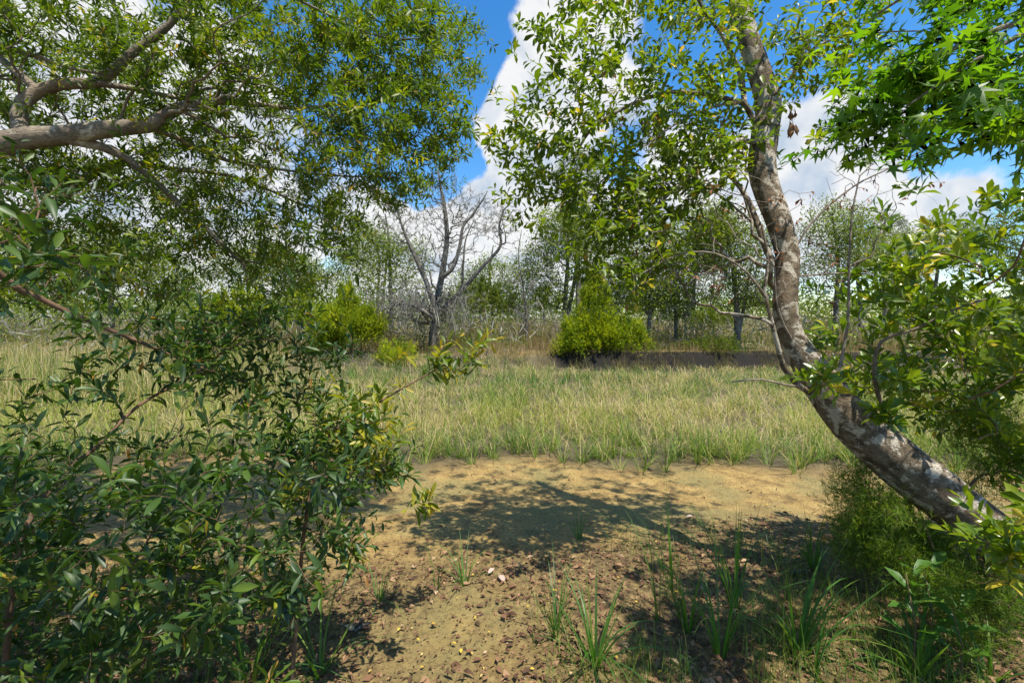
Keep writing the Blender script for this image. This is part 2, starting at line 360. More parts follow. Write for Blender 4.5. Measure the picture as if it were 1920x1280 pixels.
# ------------------------------------------------------------------ growing a plant from limbs towards shoot ends
def spline(pts, rad, step):
    pts = np.array(pts, float); rad = np.array(rad, float)
    Q = np.vstack([2 * pts[0] - pts[1], pts, 2 * pts[-1] - pts[-2]]); out = []; ro = []
    for i in range(len(pts) - 1):
        p0, p1, p2, p3 = Q[i:i + 4]; n = max(1, int(np.linalg.norm(p2 - p1) / step))
        t = (np.arange(n) / n)[:, None]
        out.append(.5 * ((2 * p1) + (p2 - p0) * t + (2 * p0 - 5 * p1 + 4 * p2 - p3) * t ** 2 + (3 * p1 - p0 - 3 * p2 + p3) * t ** 3))
        ro.append(rad[i] + (rad[i + 1] - rad[i]) * t[:, 0])
    return np.vstack(out + [pts[-1:]]), np.concatenate(ro + [rad[-1:]])
class Plant: pass
def grow(seeds, targets, step=.09, alpha=.3, jit=.10, tip=.0013, pw=2.35, sag=0.0, maxlen=9):
    cap = 400000; pos = np.zeros((cap, 3)); par = np.full(cap, -1); plen = np.zeros(cap); fix = np.zeros(cap); sid = np.full(cap, -1)
    n = 0
    for k, (pts, rad) in enumerate(seeds):
        p, r = spline(pts, rad, step)
        prev = -1
        if k > 0:
            prev = int(np.argmin(np.linalg.norm(pos[:n] - p[0], axis=1)))
        for i in range(len(p)):
            pos[n] = p[i]; par[n] = prev; fix[n] = r[i]; sid[n] = k
            plen[n] = 0 if prev < 0 else plen[prev] + np.linalg.norm(p[i] - pos[prev]); prev = n; n += 1
    ns = n; T = np.asarray(targets, float).reshape(-1, 3); tipnode = np.full(len(T), -1)
    best = np.full(len(T), 1e9); bi = np.zeros(len(T), int); alive = np.ones(len(T), bool)
    def upd(a, b):
        ix = np.nonzero(alive)[0]
        for c in range(a, b, 64):
            e = min(b, c + 64)
            d = np.linalg.norm(T[ix][:, None] - pos[None, c:e], axis=2) + alpha * plen[None, c:e]
            j = d.argmin(1); m = d[np.arange(len(ix)), j]; w = m < best[ix]
            best[ix[w]] = m[w]; bi[ix[w]] = c + j[w]
    if len(T): upd(0, ns)
    for _ in range(len(T)):
        k = int(np.argmin(np.where(alive, best, 1e9))); alive[k] = False
        i = bi[k]; a = pos[i]; b = T[k]; Ln = np.linalg.norm(b - a) + 1e-6
        d0 = pos[i] - pos[par[i]] if par[i] >= 0 else b - a
        d0 = d0 / (np.linalg.norm(d0) + 1e-9); u = (b - a) / Ln
        c1 = a + (d0 * .45 + u * .55) * Ln * .4; c2 = b - (u + np.array([0, 0, .45]) * (1 - abs(u[2]))) * Ln * .3 + rng.normal(0, jit, 3) * Ln
        m = max(2, int(math.ceil(Ln / step))); t = (np.arange(1, m + 1) / m)[:, None]
        q = (1 - t) ** 3 * a + 3 * (1 - t) ** 2 * t * c1 + 3 * (1 - t) * t * t * c2 + t ** 3 * b
        if sag: q[:, 2] -= sag * Ln * np.sin(t[:, 0] * math.pi)
        if m > 2: q[:-1] += rng.normal(0, step * jit * .6, (m - 1, 3))
        s = n; prev = i
        for r_ in range(m):
            pos[n] = q[r_]; par[n] = prev; plen[n] = plen[prev] + Ln / m; prev = n; n += 1
        tipnode[k] = n - 1
        if k % 1 == 0: upd(s, n)
    pos = pos[:n]; par = par[:n]; fix = fix[:n]; sid = sid[:n]
    acc = np.zeros(n); r = np.zeros(n)
    for i in range(n - 1, -1, -1):
        r[i] = fix[i] if fix[i] > 0 else max(tip, acc[i] ** (1 / pw))
        if par[i] >= 0: acc[par[i]] += r[i] ** pw
    # children cannot be thicker than their parent
    for i in range(n):
        if fix[i] == 0 and par[i] >= 0: r[i] = min(r[i], r[par[i]] * .92)
    main = np.full(n, -1)
    for i in range(n):
        p = par[i]
        if p < 0: continue
        if main[p] < 0: main[p] = i
        else:
            c = main[p]
            si = sid[i] == sid[p] and sid[i] >= 0; scc = sid[c] == sid[p] and sid[c] >= 0
            if (si and not scc) or (si == scc and r[i] > r[c]): main[p] = i
    chains = []
    for i in range(n):
        if par[i] < 0 or main[par[i]] != i:
            ch = [] if par[i] < 0 else [par[i]]; rr = [] if par[i] < 0 else [r[i] * 1.15]
            j = i
            while j >= 0: ch.append(j); rr.append(r[j]); j = main[j]
            if len(ch) > 1: chains.append((np.array(ch), np.array(rr)))
    g_ = Plant(); g_.pos = pos; g_.par = par; g_.r = r; g_.chains = chains; g_.tips = tipnode; g_.sid = sid; g_.plen = plen[:n]
    return g_
def tube(P_, R_, sides, wob=0.0):
    P_ = np.asarray(P_); t = np.gradient(P_, axis=0); t = nrm(t)
    ref = np.array([0, 0, 1.0]) if abs(t[0, 2]) < .9 else np.array([1.0, 0, 0])
    u = np.zeros_like(P_); v = np.zeros_like(P_); a = nrm(np.cross(t[0], ref))
    for i in range(len(P_)):
        a = a - t[i] * np.dot(a, t[i]); a = a / (np.linalg.norm(a) + 1e-9); u[i] = a; v[i] = np.cross(t[i], a)
    th = np.arange(sides) / sides * 2 * math.pi; c = np.cos(th); s = np.sin(th)
    RR = R_[:, None] * np.ones(sides)[None]
    if wob: RR = RR * (1 + wob * (fbm(np.arange(len(P_))[:, None] * .23 + 0 * th[None] + 31, 2.1 * np.cos(th)[None] + 2.1 * np.sin(th)[None] * 1.3 + 50 + 0 * RR, 3) - .5) * 2)
    V = P_[:, None] + (u[:, None] * c[None, :, None] + v[:, None] * s[None, :, None]) * RR[:, :, None]
    n = len(P_); i = np.arange(n - 1)[:, None] * sides; k = np.arange(sides)[None]; k2 = (k + 1) % sides
    T = np.concatenate([np.stack([i + k, i + k2, i + sides + k2], -1).reshape(-1, 3), np.stack([i + k, i + sides + k2, i + sides + k], -1).reshape(-1, 3)])
    V = np.vstack([V.reshape(-1, 3), P_[-1:]]); e = len(V) - 1; b = (n - 1) * sides
    T = np.vstack([T, np.stack([b + np.arange(sides), b + (np.arange(sides) + 1) % sides, np.full(sides, e)], -1)])
    return V, T
def merge(parts):
    VV = []; TT = []; o = 0
    for v, t in parts: VV.append(v); TT.append(t + o); o += len(v)
    return np.concatenate(VV), np.concatenate(TT)
def wood(root, base, pl, mat, twigmat, thick=.008, trunk_sid=(0,), sides_big=12, wob=.12, limit=60, trunk_name='trunk'):
    small = []; nb = 0
    for ch, rr in pl.chains:
        p = pl.pos[ch] - base; mx = rr.max()
        if pl.sid[ch[-1]] in trunk_sid and pl.par[ch[0]] < 0:
            # refine the trunk for an uneven surface
            sp, sr = spline(p, rr, .03)
            v, t = tube(sp, sr, 24 if mx > .08 else 12, wob); link(trunk_name, new_mesh(trunk_name, v, t, mat=mat), root)
        elif mx > thick and nb < limit:
            v, t = tube(p, rr, sides_big if mx > .02 else 7, wob if mx > .015 else 0); link('branch', new_mesh('branch', v, t, mat=mat if mx > .012 else twigmat), root); nb += 1
        else:
            small.append(tube(p, rr, 3 if mx < .006 else 5))
    if small:
        v, t = merge(small); link('twig', new_mesh('twig', v, t, mat=twigmat), root, 'stuff')
def shoot_leaves(pl, which, count, length, size, spread=.75, upb=.15, gather=.6, droop=0.0, rmean=.45, rsd=.2, cone=.35, jit=.25):
    """alternate leaves along the last stretch of every shoot, gathered towards its end"""
    PO = []; DI = []; UP = []; SZ = []; RN = []
    for k in which:
        i = pl.tips[k]; path = [pl.pos[i]]; acc = 0; j = i
        while pl.par[j] >= 0 and acc < length and pl.r[j] < .007:
            acc += np.linalg.norm(pl.pos[j] - pl.pos[pl.par[j]]); j = pl.par[j]; path.append(pl.pos[j])
        path = np.array(path)
        if len(path) < 2: continue
        seg = np.linalg.norm(np.diff(path, axis=0), axis=1); cum = np.concatenate([[0], np.cumsum(seg)])
        n = max(3, int(count * rng.uniform(.7, 1.3))); s = min(cum[-1], length) * (np.arange(n) / n) ** (1 / gather * .62 + .38) * rng.uniform(.85, 1.05, n)
        p = np.stack([np.interp(s, cum, path[:, c]) for c in range(3)], 1)
        ii = np.clip(np.searchsorted(cum, s) - 1, 0, len(path) - 2); t = nrm(path[ii] - path[ii + 1] + 1e-9)
        ph = np.arange(n) * 2.4 + rng.uniform(0, 6.28)
        rx = nrm(np.cross(t, np.array([.3, .2, 1.0]))); ry = np.cross(t, rx)
        rad = rx * np.cos(ph)[:, None] + ry * np.sin(ph)[:, None]
        f = (s / max(length, 1e-3))[:, None]
        d = t * (1 - spread * (cone + (1 - cone) * np.minimum(1, f * 2 + .35))) + rad * spread + np.array([0, 0, upb - droop]) + rng.normal(0, jit, (n, 3)) * .6
        base_r = np.clip(rng.normal(rmean, rsd), 0, .96)
        young = np.exp(-s / max(length, 1e-3) * 4)
        PO.append(p); DI.append(nrm(d)); UP.append(np.array([0, 0, 1.0]) + rng.normal(0, .45, (n, 3)))
        SZ.append(size * rng.uniform(.65, 1.2, n) * (1 - .3 * young)); RN.append(np.clip(base_r + rng.normal(0, .12, n) + .12 * young, 0, .97))
    if not PO: return None
    r = np.concatenate(RN); r[rng.random(len(r)) < .006] = 1.0
    return [np.concatenate(PO), np.concatenate(DI), np.concatenate(UP), np.concatenate(SZ), r]
def foliage(root, base, L, key, mat, nmax=300, minpx=9, name='foliage'):
    rest = leaf_objects(root, base, key, mat, L, nmax, minpx) if nmax else np.ones(len(L[0]), bool)
    pos, d, up, size, rnd = [a[rest] for a in L]
    if len(pos):
        v, t, r = leaf_batch(TPL['myrtle_low' if key == 'myrtle' and len(pos) > 20000 else key], pos - base, d, up, size, rnd); link(name, new_mesh(name, v, t, r, mat=mat), root, 'stuff' if nmax else None)
def inpoly(x, y, poly):
    p = np.array(poly, float); q = np.roll(p, -1, 0); r = np.zeros(len(x), bool)
    for (x1, y1), (x2, y2) in zip(p, q):
        c = ((y1 > y) != (y2 > y)); r ^= c & (x < (x2 - x1) * (y - y1) / (y2 - y1 + 1e-12) + x1)
    return r
def fill(poly, d0, d1, n, clump=4, spread=.16, floor=.08):
    """shoot ends in clumps through a volume seen in this outline, between two distances"""
    p = np.array(poly, float); lo = p.min(0); hi = p.max(0); out = []
    m = max(1, n // clump)
    while len(out) < n:
        x = rng.uniform(lo[0], hi[0], m * 3); y = rng.uniform(lo[1], hi[1], m * 3); k = inpoly(x, y, poly); x = x[k][:m]; y = y[k][:m]
        d = (rng.uniform(d0 ** 2, d1 ** 2, len(x))) ** .5
        for a, b, c in zip(x, y, d):
            w = P(a, b, c)
            for _ in range(clump):
                q = w + rng.normal(0, spread, 3) * np.array([1, 1, .8])
                if q[2] > H(q[0], q[1]) + floor and q[1] > .35: out.append(q)
    out = np.array(out); return out[:n]
def limb(pts, r0, r1, d0=None, d1=None):
    n = len(pts); rad = list(np.linspace(r0, r1, n))
    if len(pts[0]) == 2:
        dd = np.linspace(d0, d1, n); pts = [P(a, b, c) for (a, b), c in zip(pts, dd)]
    else: pts = [P(*q) for q in pts]
    return pts, rad

# ------------------------------------------------------------------ far side of the creek: trees, cedars, reeds
def ellipsoid(px, py, hw, hh, d, n, shell=.45, dy=.8):
    u = nrm(rng.normal(0, 1, (n, 3))); r = rng.uniform(shell, 1, n)[:, None] ** .7
    return P(px, py, d) + u * r * np.array([hw / F * d, hw / F * d * dy, hh / F * d])
def base_at(px, d, sink=.06):
    x = (px - 960) / F * d; return np.array([x, d, float(H(x, d)) - sink])
def puffs(pl, n_per, spread, size, rmean=.5, rsd=.22, skip=0.0):
    ti = pl.tips[rng.random(len(pl.tips)) >= skip]; c = pl.pos[ti]; n = len(c) * n_per
    pos = np.repeat(c, n_per, 0) + rng.normal(0, spread, (n, 3)) * np.array([1, 1, .75])
    d = rng.normal(0, 1, (n, 3)) + np.array([0, 0, -.1]); up = rng.normal(0, .6, (n, 3)) + np.array([0, 0, 1.0])
    rb = np.repeat(rng.normal(rmean, rsd, len(c)), n_per)
    return [pos, nrm(d), up, size * rng.uniform(.6, 1.3, n), np.clip(rb + rng.normal(0, .15, n), 0, 1)]
def strands(root, base, pl, n, length, rmin=.004, zmax=None, per=7, width=.02, name='hanging_moss'):
    ok = np.nonzero(pl.r > rmin)[0]
    if zmax is not None: ok = ok[(pl.pos[ok, 2] < zmax) & (pl.pos[ok, 2] > base[2] + .9)]
    if not len(ok): return
    n = n // 2; i = rng.choice(ok, n); per = per * 2; c = np.repeat(pl.pos[i], per, 0) + rng.normal(0, 1, (n * per, 3)) * np.repeat(rng.uniform(.02, .11, n), per)[:, None] * np.array([1, 1, .4])
    d = np.array([0, 0, -1.0]) + rng.normal(0, .28, (n * per, 3)); ln = np.repeat(rng.uniform(.12, 1, n) ** 1.6, per) * rng.uniform(.25, 1.0, n * per) * length
    tp = [(np.array([(-.5, 0, 0), (.5, 0, 0), (-.9, .35, .02), (.9, .4, 0), (-.4, .7, .0), (.5, .72, .01), (0, 1, 0)], float), np.array([(0, 1, 3), (0, 3, 2), (2, 3, 5), (2, 5, 4), (4, 5, 6)]))]
    v, t, r = leaf_batch(tp, c - base, d, rng.normal(0, 1, c.shape), ln, rng.random(len(c)), np.full(len(c), width))
    link(name, new_mesh(name, v, t, r, mat=M['moss']), root, 'stuff')
def twiglets(root, base, pl, n, length, rmax=.05, zmin=1.2):
    """short crooked side twigs furred with lichen"""
    ok = np.nonzero((pl.r < rmax) & (pl.pos[:, 2] > base[2] + zmin))[0]; i = rng.choice(ok, n); j = np.maximum(pl.par[i], 0)
    pos = pl.pos[i] + (pl.pos[j] - pl.pos[i]) * rng.random(n)[:, None]
    tp = [(np.array([(-1, 0, 0), (1, 0, 0), (.8, .45, .12), (-.8, .5, .12), (.3, 1, -.02), (.9, .5, .12), (2.5, .8, .3)], float), np.array([(0, 1, 2), (0, 2, 3), (3, 2, 4), (2, 5, 6)]))]
    v, t, r = leaf_batch(tp, pos - base, rng.normal(0, 1, (n, 3)) + np.array([0, 0, .1]), rng.normal(0, 1, (n, 3)), rng.uniform(.4, 1.2, n) * length, rng.random(n), np.full(n, .007))
    link('side_twig', new_mesh('side_twig', v, t, r, mat=M['moss']), root, 'stuff')
def tree(name, label, group, seeds, targets, leaf=None, mat=None, bark='grey_bark', twig='twig', moss=None, key='diamond', step=.3, cat='tree', tip=.006, thick=.03, extra=None, crown='crown', alpha=.3, jit=.12):
    base = np.array(seeds[0][0][0]); root = thing(name, base, label, cat, group)
    pl = grow(seeds, targets, step=step, tip=tip, alpha=alpha, jit=jit)
    wood(root, base, pl, M[bark], M[twig], thick=thick, sides_big=7, wob=.06, limit=14)
    if leaf:
        L = puffs(pl, *leaf); v, t, r = leaf_batch(TPL[key], L[0] - base, L[1], L[2], L[3], L[4]); link(crown, new_mesh(crown, v, t, r, mat=M[mat]), root)
    if moss: strands(root, base, pl, *moss)
    if extra: extra(root, base, pl)
    return root
BG = 'trees on the far bank'
def seed_from(pts, d, r0, r1):
    return [P(a, b, d) for a, b in pts], list(np.linspace(r0, r1, len(pts)))
def trunk_seed(px, d, pts, r0, r1, dd=0):
    b = base_at(px, d); w = [b] + [P(x, y, d + dd * (k + 1)) for k, (x, y) in enumerate(pts)]
    return w, list(np.linspace(r0, r1, len(w)))

# bare grey tree hung with moss, centre
D = 17.6
seeds = [trunk_seed(812, D, [(813, 620), (818, 575), (828, 520), (838, 450), (833, 385), (826, 350), (822, 322)], .15, .02),
         seed_from([(817, 578), (800, 530), (778, 480), (760, 440), (748, 405), (738, 370)], D - .3, .09, .015),
         seed_from([(830, 520), (850, 500), (862, 460), (868, 425), (884, 405), (905, 375), (914, 358)], D - .6, .07, .012),
         seed_from([(820, 590), (865, 545), (905, 500), (938, 462), (936, 425), (946, 392), (962, 378)], D + .5, .08, .012),
         seed_from([(822, 580), (862, 545), (868, 500), (873, 450), (890, 410)], D + .9, .06, .012),
         seed_from([(816, 600), (780, 575), (740, 572), (705, 590), (690, 615)], D - 1.0, .06, .012),
         seed_from([(760, 440), (735, 430), (712, 422), (690, 425)], D - .3, .03, .01),
         seed_from([(838, 450), (850, 420), (856, 395), (846, 372)], D, .03, .01),
         seed_from([(868, 425), (890, 420), (900, 400), (908, 390)], D - .6, .025, .01)]
seeds = [(p, [r * 1.3 for r in q]) for p, q in seeds]
tg = np.vstack([ellipsoid(830, 392, 65, 78, D, 420, .2), ellipsoid(905, 410, 50, 50, D, 230, .2), ellipsoid(745, 415, 55, 50, D, 240, .2),
                ellipsoid(765, 565, 90, 48, D - .8, 560, .1), ellipsoid(850, 570, 80, 55, D, 330, .1), ellipsoid(830, 480, 80, 50, D, 200, .2), ellipsoid(945, 420, 40, 50, D + .5, 130, .2)])
tree('mossy_bare_tree', 'bare grey tree with many forking limbs and hanging moss at the centre of far bank', None, seeds, tg, bark='grey_bark', twig='grey_bark',
     moss=(150, 1.1, .0085, 2.7, 8, .016), step=.18, tip=.010, thick=.03, jit=.25, extra=lambda r, b, p: twiglets(r, b, p, 7000, .22))

def leafy(name, label, px, d, pts, r, crowns, n, leaf=(26, .28, .13), dens=2.2, mat='far_leaf', moss=None, bark='grey_bark', more=()):
    seeds = [trunk_seed(px, d, pts, r, r * .25)] + [seed_from(p, d + o, a, b) for p, o, a, b in more]
    tg = np.vstack([ellipsoid(cx, cy, hw, hh, d, int(n * w * dens), .25) for cx, cy, hw, hh, w in crowns])
    return tree(name, label, BG, seeds, tg, leaf, mat, bark=bark, twig='grey_bark', moss=moss, step=.35, tip=.0095)
leafy('thin_leafy_tree', 'thin pale-leaved tree just left of the bare mossy tree', 735, 24, [(733, 560), (731, 500), (728, 440), (722, 400)], .13, [(700, 470, 70, 45, .5), (760, 480, 55, 40, .3), (725, 530, 80, 35, .3)], 150, (24, .3, .12))
leafy('thin_leafy_tree', 'slender tree with two grey stems left of the bare tree', 712, 27, [(708, 560), (712, 500), (706, 450)], .12, [(660, 500, 50, 40, .5), (690, 450, 40, 40, .4)], 90, (22, .32, .13), more=[([(716, 580), (724, 500), (728, 440)], .4, .1, .03)])
leafy('thin_leafy_tree', 'leafy tree seen through the right limbs of the bare tree', 925, 25, [(922, 560), (918, 510), (925, 460)], .11, [(925, 520, 70, 45, .6), (880, 560, 60, 35, .3), (970, 560, 50, 40, .3)], 150, (24, .3, .12), moss=(30, .8, .012, 5, 6, .02))
leafy('thin_leafy_tree', 'leafy tree with twin straight trunks beside the round cedar', 1058, 23, [(1060, 560), (1064, 500), (1066, 440), (1070, 390)], .15, [(1050, 430, 60, 50, .4), (1010, 500, 45, 50, .35), (1105, 470, 55, 60, .4), (1040, 550, 50, 30, .2)], 210, (26, .26, .11), moss=(40, .9, .015, 6, 6, .02),
      more=[([(1062, 600), (1074, 545), (1083, 480), (1090, 420), (1100, 380)], .5, .12, .04), ([(1083, 480), (1110, 455), (1140, 430)], .5, .05, .02)])
leafy('thin_leafy_tree', 'mossy leafy tree behind the right side of round cedar', 1215, 18.3, [(1218, 590), (1222, 540), (1230, 480), (1225, 430)], .11, [(1200, 470, 75, 60, .5), (1240, 540, 70, 50, .4), (1170, 540, 50, 45, .25)], 230, (24, .22, .095), moss=(70, .9, .008, 4, 7, .016), more=[([(1218, 590), (1245, 545), (1268, 505), (1285, 470)], .3, .06, .02)])
leafy('thin_leafy_tree', 'thin mossy tree standing in brown reeds left of leaning trunk', 1268, 19.2, [(1266, 580), (1262, 530), (1258, 470)], .09, [(1290, 480, 60, 55, .5), (1262, 560, 50, 40, .3)], 130, (22, .24, .10), moss=(50, .9, .008, 4, 7, .016))
leafy('thin_leafy_tree', 'dark-trunked tree with drooping moss behind the leaning trunk', 1298, 24, [(1300, 570), (1303, 520), (1312, 450)], .14, [(1330, 450, 70, 60, .5), (1320, 530, 60, 50, .3)], 150, (24, .3, .12), moss=(70, 1.2, .012, 6, 7, .022))
leafy('thin_leafy_tree', 'double-stemmed grey tree on the bank just left of leaning trunk', 1384, 17.6, [(1382, 600), (1380, 550), (1372, 490), (1360, 430), (1352, 390)], .13, [(1370, 460, 80, 70, .6), (1410, 540, 60, 40, .3), (1330, 420, 60, 50, .3)], 260, (24, .22, .095), moss=(60, .7, .008, 4, 6, .015),
      more=[([(1386, 620), (1396, 570), (1404, 520), (1420, 460)], .3, .08, .02), ([(1382, 605), (1362, 575), (1335, 565)], -.2, .04, .012)])
leafy('thin_leafy_tree', 'feathery tree seen right of the leaning trunk', 1565, 21, [(1568, 560), (1572, 500), (1566, 440), (1560, 400)], .12, [(1560, 430, 65, 60, .5), (1530, 510, 55, 50, .3), (1610, 470, 60, 60, .4)], 190, (22, .26, .10), more=[([(1572, 560), (1590, 500), (1600, 440)], .6, .09, .03)])
leafy('thin_leafy_tree', 'grey-stemmed tree beyond the tip of the glossy shrub', 1615, 23, [(1612, 560), (1606, 500), (1612, 440), (1620, 390)], .11, [(1640, 470, 55, 60, .5), (1590, 420, 45, 45, .3)], 120, (20, .28, .11))
leafy('thin_leafy_tree', 'pale green tree showing above the glossy shrub', 1755, 26, [(1752, 560), (1758, 500), (1750, 450)], .15, [(1760, 450, 70, 45, .5), (1830, 470, 70, 50, .4), (1700, 490, 55, 50, .3)], 170, (26, .32, .13))
leafy('thin_leafy_tree', 'tree far right behind the glossy shrub', 1930, 25, [(1932, 560), (1925, 500), (1935, 430)], .15, [(1920, 430, 90, 60, .6), (1960, 510, 90, 50, .4)], 150, (24, .32, .13))
leafy('thin_leafy_tree', 'leafy tree low behind the overhanging canopy at left', 470, 26, [(468, 560), (462, 510), (470, 460)], .14, [(470, 500, 90, 50, .6), (560, 520, 80, 45, .5)], 170, (26, .32, .13))
leafy('thin_leafy_tree', 'pale tree behind the dark foliage at far left', 210, 24, [(208, 560), (214, 500), (205, 440)], .16, [(200, 470, 110, 60, .6), (90, 520, 100, 50, .5), (310, 520, 90, 45, .4)], 240, (26, .3, .13), moss=(60, 1.0, .012, 6, 7, .02))
leafy('thin_leafy_tree', 'tree at far left edge behind the foliage', -60, 22, [(-62, 560), (-50, 490), (-55, 430)], .16, [(-40, 470, 120, 70, .8)], 130, (26, .3, .13))

# bare, twiggy young tree between the bare tree and the cedar
tree('twiggy_bare_tree', 'small bare twiggy tree between bare mossy tree and round cedar', None, [trunk_seed(988, 20, [(986, 580), (980, 530), (972, 480), (978, 430)], .06, .012)],
     np.vstack([ellipsoid(975, 500, 45, 60, 20, 110, .2), ellipsoid(990, 570, 50, 40, 20, 80, .2)]), bark='grey_bark', twig='grey_bark', moss=(60, .6, .007, 3.5, 6, .016), step=.25, tip=.007)

def pine(label, px, d, pts, r, crowns, n):
    base = base_at(px, d); root = thing('pine_tree', base, label, 'pine tree', 'pines beyond the bank')
    tg = np.vstack([ellipsoid(cx, cy, hw, hh, d, int(n * w), .5) for cx, cy, hw, hh, w in crowns])
    pl = grow([trunk_seed(px, d, pts, r, r * .3)], tg, step=.4, tip=.012, alpha=.25)
    wood(root, base, pl, M['pine_bark'], M['pine_bark'], thick=.05, sides_big=7, wob=.05, limit=10)
    c = pl.pos[pl.tips]; k = 46; cc = np.repeat(c, k, 0) + rng.normal(0, .16, (len(c) * k, 3))
    dd = rng.normal(0, 1, cc.shape) + np.array([0, 0, .35]); sz = rng.uniform(.16, .3, len(cc)) * d / 26
    v, t, rr = leaf_batch(TPL['needle'], cc - base, dd, rng.normal(0, 1, cc.shape), sz, np.clip(np.repeat(rng.normal(.5, .25, len(c)), k) + rng.normal(0, .1, len(cc)), 0, 1), sz * 2.2)
    link('crown', new_mesh('crown', v, t, rr, mat=M['pine_needle']), root)
pine('tall pine rising above the round cedar with rounded needle crown', 1085, 29, [(1084, 540), (1082, 460), (1078, 380), (1082, 310)], .2, [(1085, 330, 50, 45, .6), (1050, 415, 40, 22, .25), (1110, 400, 45, 30, .3), (1080, 460, 50, 20, .15)], 150)
pine('pine behind the leaning trunk at right', 1660, 34, [(1660, 540), (1655, 470), (1660, 410)], .2, [(1660, 440, 40, 40, .7), (1640, 500, 40, 25, .4)], 70)
k0 = 0
for px, d, top, lab in ((1155, 62, 525, 'distant small pine, nearest the round cedar'), (1100, 70, 520, 'distant small pine behind the twin straight trunks'), (1020, 66, 530, 'distant small pine left of the twin straight trunks'), (1690, 60, 505, 'distant small pine low behind the glossy shrub'),
                        (1240, 64, 520, 'distant small pine between the thin mossy trees'), (560, 60, 530, 'distant small pine at the edge of left canopy'), (900, 72, 535, 'distant small pine behind the bare tree')):
    pine(lab, px, d, [(px, 570), (px + 2, (570 + top) / 2), (px, top + 6)], .16, [(px, top + 18, 14, 16, .7), (px, top + 42, 17, 12, .5)], 34)

# far woods: one unbroken mass at the edge of the marsh
def far_woods():
    n = 50000; x = rng.uniform(-150, 150, n); y = rng.uniform(75, 120, n); top = 4.0 + 3.2 * fbm(x * .11, y * .06) + 2.2 * (vnoise(x * .45, y * .3) - .5)
    z = .2 + top * rng.random(n) ** .75
    p = np.stack([x, y, z], -1); v, t, r = leaf_batch(TPL['diamond'], p, rng.normal(0, 1, (n, 3)), rng.normal(0, 1, (n, 3)), rng.uniform(.4, .85, n), np.clip(rng.normal(.35, .2, n) + .3 * (vnoise(x * .3, y * .3) - .5), 0, 1))
    o = link('far_woods', new_mesh('far_woods', v, t, r, mat=M['far_leaf']), None, 'stuff'); tag(o, 'low green far woods along the horizon', 'woods')
far_woods()

# cedars
def cedar(name, label, px, d, crowns, n, per, size, mat='cedar', trunk_top=None, r=.05, group=None, cat='cedar', bare=40, spread=.08):
    base = base_at(px, d); root = thing(name, base, label, cat, group)
    per = int(per * 1.25); top = trunk_top or (px, crowns[0][1])
    tg = np.vstack([ellipsoid(cx, cy, hw, hh, d + do, int(n * w * .6), .35) for cx, cy, hw, hh, w, do in crowns])
    tg = tg[tg[:, 2] > base[2] + .12]
    pl = grow([trunk_seed(px, d, [((px + top[0]) / 2 + 2, (HZ + top[1]) / 2 + 20), top], r, r * .25)], tg, step=.14, tip=.004, alpha=.3)
    wood(root, base, pl, M['stem'], M['grey_bark'], thick=.02, sides_big=6, limit=10)
    c = pl.pos[pl.tips]; m = len(c) * per
    pos = np.repeat(c, per, 0) + rng.normal(0, 1, (m, 3)) * np.array([spread, spread, spread * 1.9]) * np.repeat(rng.uniform(.5, 1.3, len(c)), per)[:, None]; out = nrm(c - (base + np.array([0, 0, .5])))
    dd = np.repeat(out, per, 0) * .5 + np.array([0, 0, .75]) + rng.normal(0, .45, (m, 3))
    rb = np.repeat(np.clip(rng.normal(.55, .24, len(c)), 0, 1), per)
    v, t, rr = leaf_batch(TPL['spray'], pos - base, dd, rng.normal(0, 1, (m, 3)), size * rng.uniform(.6, 1.3, m), np.clip(rb + rng.normal(0, .12, m), 0, 1))
    link('crown', new_mesh('crown', v, t, rr, mat=M[mat]), root)
    return root
CG = 'cedars along the far bank'
cedar('cedar_bush', 'broad bright green cedar bush with pointed top on the dark bank', 1122, 16.9, [(1116, 556, 26, 44, .30, 0), (1116, 522, 10, 24, .07, 0), (1115, 628, 66, 55, .5, 0), (1165, 640, 55, 42, .4, .2), (1075, 655, 38, 30, .18, -.3), (1130, 610, 50, 40, .2, 0)], 760, 40, .13, group=CG)
cedar('cedar_bush', 'small yellow-green cedar sprouting beside the broad cedar', 1210, 16.9, [(1208, 655, 18, 16, 1, 0)], 40, 30, .13, group=CG)
cedar('cedar_bush', 'bright green cedar bush left of the bare mossy tree', 657, 16.4, [(650, 570, 20, 40, .2, 0), (645, 605, 55, 36, .5, 0), (690, 605, 34, 30, .3, 0), (610, 620, 34, 34, .3, .2)], 560, 38, .13, group=CG)
cedar('cedar_bush', 'tall yellowish cedar behind the left canopy edge', 560, 20, [(560, 580, 36, 40, .4, 0), (590, 610, 40, 34, .3, 0)], 140, 26, .2, group=CG)
cedar('cedar_bush', 'yellow-green cedar half hidden behind the hanging left foliage', 455, 19, [(455, 585, 60, 45, .6, 0), (400, 605, 45, 36, .3, 0)], 190, 26, .2, group=CG)
cedar('cedar_bush', 'distant green bush under the fork of the bare tree', 905, 23, [(905, 560, 60, 34, 1, 0)], 120, 26, .2, mat='far_leaf', group=CG)
cedar('leafy_bush', 'low bright green leafy bush at the foot of the bare tree', 742, 15.6, [(742, 668, 36, 22, 1, 0)], 110, 28, .12, mat='cedar', cat='bush', r=.02)
cedar('leafy_bush', 'low dark green bush on the bank under the double-stemmed tree', 1345, 17.0, [(1350, 652, 50, 18, .7, 0), (1300, 655, 30, 16, .3, 0)], 150, 30, .11, mat='far_leaf', cat='bush', r=.02)
cedar('leafy_bush', 'pale green bush behind the reeds near the drooping moss', 1338, 22, [(1335, 598, 45, 18, 1, 0)], 90, 28, .16, mat='far_leaf', cat='bush', r=.02)

